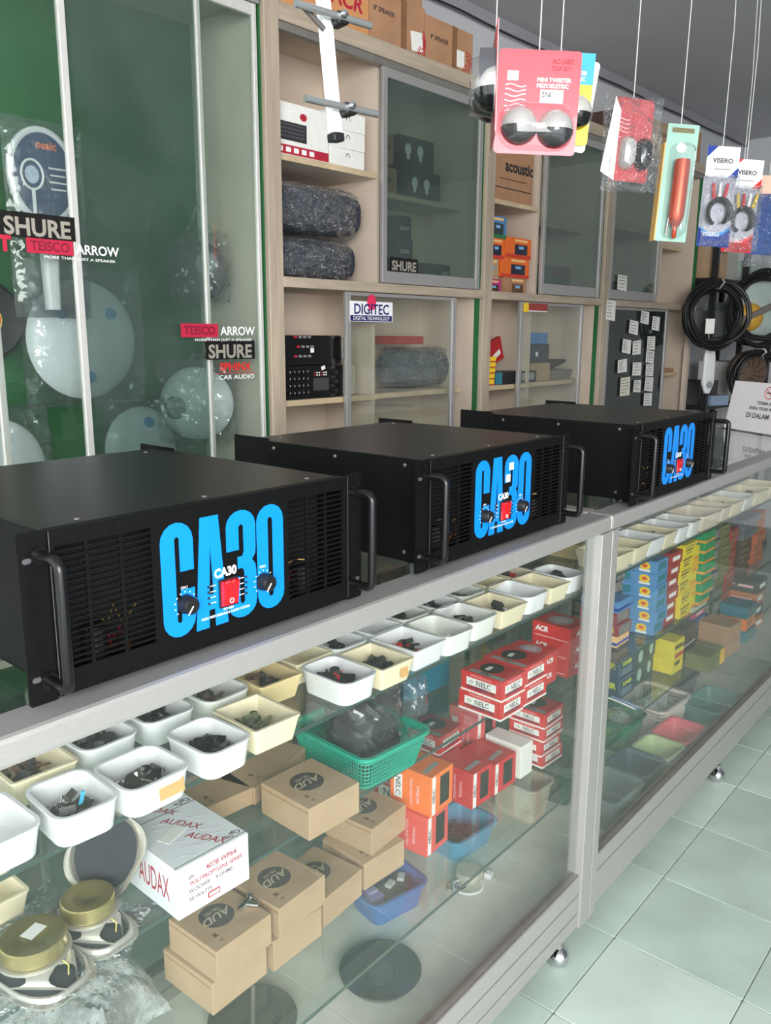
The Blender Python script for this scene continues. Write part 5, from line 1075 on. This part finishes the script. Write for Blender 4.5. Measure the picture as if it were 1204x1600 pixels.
CY = M('lemon_carton', (226, 204, 40), .45, 0, .1, 40); CG = M('emerald_carton', (10, 140, 84), .4, 0, .06, 20); CB_ = M('sky_blue_carton', (86, 140, 190), .45, 0, .12, 40)
CRD = M('brick_red_carton', (158, 42, 38), .45, 0, .1, 30); CDK = M('charcoal_carton', (58, 54, 52), .5, 0, .2, 40); COL_ = M('olive_carton', (104, 106, 60), .5, 0, .15, 40); CBR = M('cocoa_carton', (76, 52, 44), .5, 0, .12, 30)
CLB = M('peach_carton', (232, 186, 130), .5, 0, .05, 30); CMR = M('maroon_carton', (138, 36, 52), .45, 0, .08, 30); CNV = M('navy_carton', (22, 52, 84), .45, 0, .1, 30); CGY = M('silver_tin', (130, 136, 148), .3, .6, .1, 20)
z = ZBs
stack('blue and peach lamp box beside the counter post', .285, .1, z, .075, .1, .0295, 4, [CLB, CMR, CMR, CB_], dec_lamp)
stack('grey printed box behind the lamp boxes', .37, .15, z, .075, .12, .035, 5, [CDK], dec_busy)
stack('sky blue box with yellow sun emblem', .425, .062, z, .075, .14, .033, 6, [CB_], dec_sun)
stack('brick red box with white label beside the sky blue stack', .51, .066, z, .08, .12, .0335, 6, [CRD], dec_white)
stack('lemon yellow box with dark print', .6, .064, z, .085, .12, .0345, 6, [CY], dec_dark)
stack('yellow box with brown bands beside the green stack', .695, .075, z, .06, .12, .036, 5, [CY, M('amber_carton', (232, 180, 40), .45)], dec_gy)
stack('emerald green box with amber edge', .765, .062, z, .085, .12, .0305, 7, [CG], dec_gy)
stack('charcoal printed box behind the green stack', .87, .08, z, .08, .12, .0325, 6, [CDK], dec_busy)
stack('olive printed box in the far counter', .965, .08, z, .07, .12, .0325, 6, [COL_], dec_dark)
stack('brick red box near the far end of the counter', 1.045, .08, z, .08, .12, .0335, 5, [CRD], dec_dark)
stack('cocoa brown box under the silver tins', 1.14, .08, z, .12, .12, .03, 4, [CBR], dec_dark)
stack('flat silver tin', 1.13, .066, z+.1215, .16, .13, .022, 3, [CGY])
stack('terracotta box beside the silver tins', 1.32, .08, z, .1, .12, .035, 5, [M('terracotta_carton', (190, 96, 66), .5)], dec_dark)
z = ZC
def dec_power(o, w_, d, h, q):
    LM = M('lime_print', (206, 214, 40), .45)
    text('POWER', .022, o, (-.0001, d*.45, h*.66), 'left', LM, 1., .05); text('POWER', .016, o, (w_*.5, -.0001, h*.7), 'front', LM, 1., .05)
    for k in range(3): patch('text_line', o, w_*.7, .0025, (w_*.48, -.0001, h*(.42-.12*k)), 'front', M('pale_teal_line', (150, 180, 180), .5))
    patch('edge_line', o, .002, h, (.001, -.0002, h/2), 'front', M('pale_blue_edge', (120, 160, 190), .5)); patch('edge_line', o, w_, .002, (w_/2, -.0002, h-.001), 'front', M('pale_blue_edge', (120, 160, 190)))
def dec_cup(o, w_, d, h, q): patch('white_figure', o, w_*.4, h*.7, (w_*.5, -.0001, h*.48), 'front', M('pale_mint_print', (170, 196, 186), .5), disc=True, n=7)
stack('navy box with lime lettering', .5, .178, z, .1, .11, .058, 2, [CNV], dec_power)
stack('dark green box with pale figure beside the navy boxes', .608, .182, z, .088, .11, .058, 2, [M('bottle_green_carton', (24, 60, 62), .45)], dec_cup)
stack('deep green box with pale figure next to the yellow box', .705, .186, z, .06, .11, .058, 2, [M('bottle_green_carton', (24, 60, 62), .45)], dec_cup)
o = bx('tall_yellow_box', 'tall yellow box with red and dark print on the lower shelf', 'box', .775, .13, z, .075, .12, .105, CY, R(-2)); dec_dark(o, .085, .12, .105, 0); patch('red_print', o, .06, .012, (.045, -.0003, .055), 'front', RED)
o = bx('dark_brown_carton', 'dark brown carton between the yellow box and the flat box stack', 'box', .86, .135, z, .12, .13, .115, CBR, R(1)); patch('white_line', o, .1, .003, (.06, -.0001, .06), 'front', PAPER); patch('white_line', o, .1, .003, (.06, -.0001, .01), 'front', PAPER)
stack('thin striped box in white, pink, blue or green', 1.02, .16, z, .1, .16, .0205, 7, [CG, M('mint_carton', (150, 200, 170), .5), M('cobalt_carton', (40, 80, 160), .5), PAPER, M('cobalt_carton', (40, 80, 160), .5), M('pink_carton', (206, 70, 110), .5), PAPER], dec_white)
stack('grey printed box behind the thin striped boxes', 1.14, .15, z, .09, .14, .045, 4, [CDK], dec_busy)
stack('bright red box behind the brown tall carton', 1.25, .15, z, .08, .12, .045, 4, [RED], dec_dark)
o = bx('olive_box', 'olive and amber box lying in front on the lower shelf', 'box', .86, .052, z, .13, .075, .05, COL_, R(-2)); patch('amber_side', o, .04, .05, (.11, -.0001, .025), 'front', M('amber_carton', (232, 180, 40)))
o = bx('tall_brown_box', 'tall brown box with pale edge at the front of the lower shelf', 'box', 1.03, .05, z, .1, .1, .1, KRAFTD, R(-3)); patch('pale_edge', o, .004, .1, (.002, -.0001, .05), 'front', KRAFT)
stack('teal and orange box far along the lower shelf', 1.2, .05, z, .1, .09, .04, 3, [M('teal_carton', (24, 106, 128)), ORANGE], dec_dark)
# baskets on the base
z = ZD
basket('deep green plastic basket with crumpled film on the far counter base', (.725, .285, z), R(-3), .13, .16, .1, M('deep_green_plastic', (20, 110, 74), .4, 0, .06, 20), False)
basket('white lattice basket with crumpled bags in the far counter', (.92, .235, z), R(-4), .2, .16, .1, M('pinkish_white_plastic', (214, 198, 192), .45, 0, .05, 20), True)
basket('rose pink basket at the front of the far counter base', (.79, .1, z), R(-3), .15, .11, .075, M('rose_plastic', (220, 92, 108), .45, 0, .06, 20), False)
basket('pale lime basket beside the rose pink basket', (.645, .105, z), R(-3), .12, .11, .075, M('pale_lime_plastic', (176, 190, 140), .45, 0, .06, 20), False)
basket('slate navy basket near the counter post', (.51, .115, z), R(-3), .13, .12, .08, M('slate_plastic', (54, 66, 82), .45, 0, .06, 20), False)
basket('clear grey box nearest the post on the far counter base', (.33, .11, z), R(-3), .16, .12, .09, clear('clear_box_plastic', (214, 222, 220), .18, (190, 200, 200), 1.5, .1), False)
basket('greenish clear box behind the clear grey box', (.36, .28, z), R(2), .17, .15, .12, clear('green_box_plastic', (170, 206, 192), .18, (120, 180, 150), 1.5, .1), False)
basket('teal basket far along the base', (1.08, .1, z), R(-3), .2, .12, .075, M('muted_teal_plastic', (70, 120, 116), .45, 0, .06, 20), False)
basket('dark grey basket behind the teal basket', (1.13, .27, z), R(-3), .18, .15, .1, M('dark_grey_plastic', (90, 86, 92), .5, 0, .06, 20), False)
basket('small beige basket beside the post on the base', (.2, .3, z), R(-3), .1, .14, .1, M('beige_plastic', (214, 200, 180)), False)
for i, (x, y, s, lab) in enumerate(((.735, .28, .09, 'crumpled clear film in the deep green basket'), (.88, .24, .08, 'crumpled white bag at the left of the white lattice basket'), (.97, .235, .07, 'small crumpled bag at the right of the white lattice basket'))):
    crumple(lab, (x, y, z+.06), s, s, .05, 20+i, clear('milky_bag', (226, 232, 232)))
# leaflets beside the post
for i in range(2):
    o = MB().obox((0, 0, .0), (.07, .05, .004), Matrix.Rotation(R(30), 3, 'Y')).build('leaflet', M('pale_blue_leaflet', (120, 150, 190), .5) if i else PAPER, None, (.44, .14-.01*i, ZC+.025+.006*i), R(-10)); tag(o, ['white folded leaflet leaning on the navy box', 'blue leaflet on top of the white leaflet'][i], 'leaflet')

# ------------------------------------------------------------------ no smoking sign
t = thing('no_smoking_sign', 'white no smoking sign standing on the far counter', 'sign', (1.885, .4, 1.0005), R(-123.7))
sg = MB().poly([(0, 0), (.42, 0), (.415, .19), (.02, .19)], .003).build('board', M('white_sign_board', (236, 232, 236), .45, 0, .02, 10), t); sg.rotation_euler.x = R(-6)
MB().box(.02, .4, .0, .06, 0, .004).build('foot', M('white_sign_board', (236, 232, 236)), t)
GI = M('grey_sign_ink', (92, 88, 96), .6)
for tx, sz, zz in (('TERIMA KASIH', .017, .112), ('ANDA TIDAK MEROKOK', .0165, .091), ('DI DALAM TOKO', .026, .062)): text(tx, sz, sg, (.222, -.0032, zz), 'front', GI, 1.05, .03, shear=.1)
rg_ = MB().tube([(.222+.022*math.cos(R(a)), -.0036, .153+.022*math.sin(R(a))) for a in range(0, 360, 15)], .0018, 5, True).build('ban_ring', M('pale_red_ink', (206, 110, 110), .6), sg); MB().obox((.222, -.0036, .153), (.042, .001, .003), Matrix.Rotation(R(40), 3, 'Y')).build('ban_bar', M('pale_red_ink', (206, 110, 110)), rg_); MB().box(.208, .236, -.0038, -.0032, .151, .155).build('cigarette', INK, rg_)

# ------------------------------------------------------------------ black rack and hanging coils at the far end
t = cab('steel_rack', 'black slotted steel rack behind the hanging cable coils', 3.34); STEEL = M('black_slotted_steel', (40, 38, 40), .5, .3, .1, 30)
for u in (3.36, 3.86, 4.4):
    for v in (1.12, 1.46):
        p = CB(t, 'post', u, u+.035, v, v+.004, 0, 2.1, STEEL); CB(t, 'post_flange', u, u+.004, v, v+.03, 0, 2.1, STEEL, 0, p)
        if v < 1.2:
            for k in range(26): CB(t, 'slot', u+.014, u+.022, v-.0008, v-.0001, .9+.045*k, .918+.045*k, M('ear_slot', (92, 92, 96)), 0, p)
for zz in (.5, .95, 1.35, 1.69, 2.08): 
    s = CB(t, 'shelf', 3.36, 4.43, 1.125, 1.49, zz-.02, zz, STEEL)
RC = [(3.4, 1.16, 1.6905, .22, .2, .2, KRAFT, 'kraft carton with pink note on the steel rack'), (3.64, 1.17, 1.6905, .18, .2, .16, M('pale_grey_box', (176, 172, 164), .6), 'pale grey box beside the kraft carton on the steel rack'), (3.42, 1.18, 1.8912, .3, .2, .1, KRAFTD, 'flat brown carton lying on the kraft carton'), (3.9, 1.16, 1.6905, .3, .2, .13, M('pale_green_box', (168, 186, 176), .6), 'pale green box at the right of the steel rack'), (3.5, 1.2, 1.3505, .25, .2, .16, M('mid_grey_box', (124, 122, 124), .6), 'grey box behind the left cable coil'), (3.92, 1.2, 1.3505, .3, .2, .22, M('pale_mint_box', (176, 190, 186), .6), 'pale mint box behind the yellow part'), (3.45, 1.2, .9505, .3, .2, .14, M('dark_shelf_box', (70, 70, 76), .6), 'dark box on the lower rack shelf'), (3.92, 1.2, .9505, .35, .2, .25, PAPER, 'large white box behind the lower cable coil')]
for u, v, zz, w_, d, h, m, lab in RC:
    c = carton('rack_carton', lab, 'carton', u, v, zz, w_, d, h, m, 'boxes on the steel rack')
    if 'pink note' in lab: patch('pink_note', c, .06, .06, (-.04, -d/2-.0001, .12), 'front', M('lilac_note', (206, 186, 214), .6), rot=-.2); text('SPEAKER', .03, c, (.03, -d/2-.0002, .15), 'front', INK)
def coil(label, u, v, zz, r, n, seed, tag_=None, thick=.009):
    t = thing('cable_coil', label, 'cable coil', WP(u, v, zz), WA-R(45), 'hanging cable coils'); rg = random.Random(seed)
    for k in range(n):
        rr = r*rg.uniform(.84, 1.06); ph = rg.uniform(0, 6); dx, dz = rg.uniform(-.012, .012), rg.uniform(-.02, .01)
        MB().tube([(dx+rr*math.cos(R(a)), -.012*(k-n/2)*.7+.012*math.sin(R(a)*2+ph), dz+rr*(1.03+.03*math.sin(ph))*math.sin(R(a))+.01*math.sin(R(a)*3+ph)) for a in range(0, 360, 9)], thick, 8, True).build('loop', BLACKP, t, smooth=True)
    MB().tube([(0.0, -.06, r*1.08), (.004, -.075, r*.98), (.004, -.02, r*.8), (0, .05, r*.85), (0, .055, r*1.05)], .005, 6).build('tie', M('pale_tie', (200, 198, 190), .5), t, smooth=True)
    MB().cyl((0, .0, r*1.0), (.064, .19, r*1.05), .005, 8).build('hook', STEEL, t)
    if tag_: 
        MB().box(-.07, -.02, -.05, -.048, -.11, -.03).build('price_tag', PAPER, t)
    return t
coil('large black cable coil with a white price tag, hanging left on the rack', 3.17, 1.035, 1.485, .165, 12, 1, True)
coil('black cable coil around a pale disc, hanging right on the rack', 3.74, .96, 1.535, .2, 8, 2)
coil('flat black cable coil below the pale disc, hanging low on the rack', 3.66, .94, 1.125, .15, 7, 3, thick=.008)
t = thing('pale_fan_disc', 'pale grey disc with yellow part and dark strap inside the right coil', 'fan', WP(3.79, 1.01, 1.535), WA-R(45))
MB().lathe([(.0001, .02), (.12, .018), (.17, .004), (.175, 0)], 36, (0, 0, 0), 'Y').build('disc', M('pale_green_grey', (168, 182, 178), .5), t, smooth=True)
MB().lathe([(.0001, .05), (.04, .045), (.07, .03), (.085, 0)], 28, (-.06, -.015, -.06), 'Y').build('yellow_part', M('ochre_yellow', (206, 158, 60), .5), t, smooth=True)
MB().obox((-.02, -.06, -.03), (.26, .02, .035), Matrix.Rotation(R(-25), 3, 'Y')).build('strap', M('grey_strap', (110, 104, 98), .5), t, bevel=.004)
t = thing('brown_fan_guard', 'brown ribbed fan guard inside the low cable coil', 'fan guard', WP(3.74, 1.03, 1.145), WA-R(45))
MB().lathe([(.0001, .03), (.06, .028), (.12, .012), (.13, 0)], 36, (0, 0, 0), 'Y').build('guard', M('cocoa_plastic', (96, 76, 62), .5), t, smooth=True)
for k in range(12): MB().tube([(.03*math.cos(R(30*k)), -.033, .03*math.sin(R(30*k))), (.08*math.cos(R(30*k+12)), -.027, .08*math.sin(R(30*k+12))), (.125*math.cos(R(30*k+20)), -.006, .125*math.sin(R(30*k+20)))], .003, 5).build('rib', M('cocoa_dark_plastic', (70, 54, 44), .5), t)
t = thing('white_shaver_pack', 'long white bagged part hanging beside the rack post', 'part', WP(3.26, 1.08, 1.16), WA-R(30))
MB().loops([[(p[0], p[1]*.4, -.12) for p in rrect(.03, .05, .01, 0, 4)], [(p[0], p[1]*.5, -.06) for p in rrect(.08, .06, .02, 0, 4)], [(p[0], p[1]*.5, .08) for p in rrect(.075, .06, .02, 0, 4)], [(p[0], p[1]*.3, .16) for p in rrect(.05, .04, .01, 0, 4)]]).build('white_body', WHITEP, t, smooth=True)
MB().lathe([(.018, .0), (.02, .004), (.012, .006), (.0001, .006)], 20, (0, -.016, -.07), 'Y').build('round_end', M('grey_hub', (150, 154, 158)), t, smooth=True); MB().cyl((0, 0, .15), (0, .06, .3), .002, 6).build('string', STR, t)
bx('blue_packet', 'pale blue packet on the rack beside the white hanging part', 'packet', 3.52, 1.02, .9505, .16, .05, .06, M('pale_blue_packet', (150, 170, 196), .5), R(-20))
stack('dark slate box behind the olive box', .97, .3, ZC, .1, .1, .05, 3, [M('dull_slate_carton', (70, 74, 84), .5)], dec_dark)
stack('dusty orange box at the far end of the lower shelf', 1.33, .06, ZC, .1, .1, .045, 4, [M('dusty_orange_carton', (178, 104, 62), .5), CDK], dec_white)
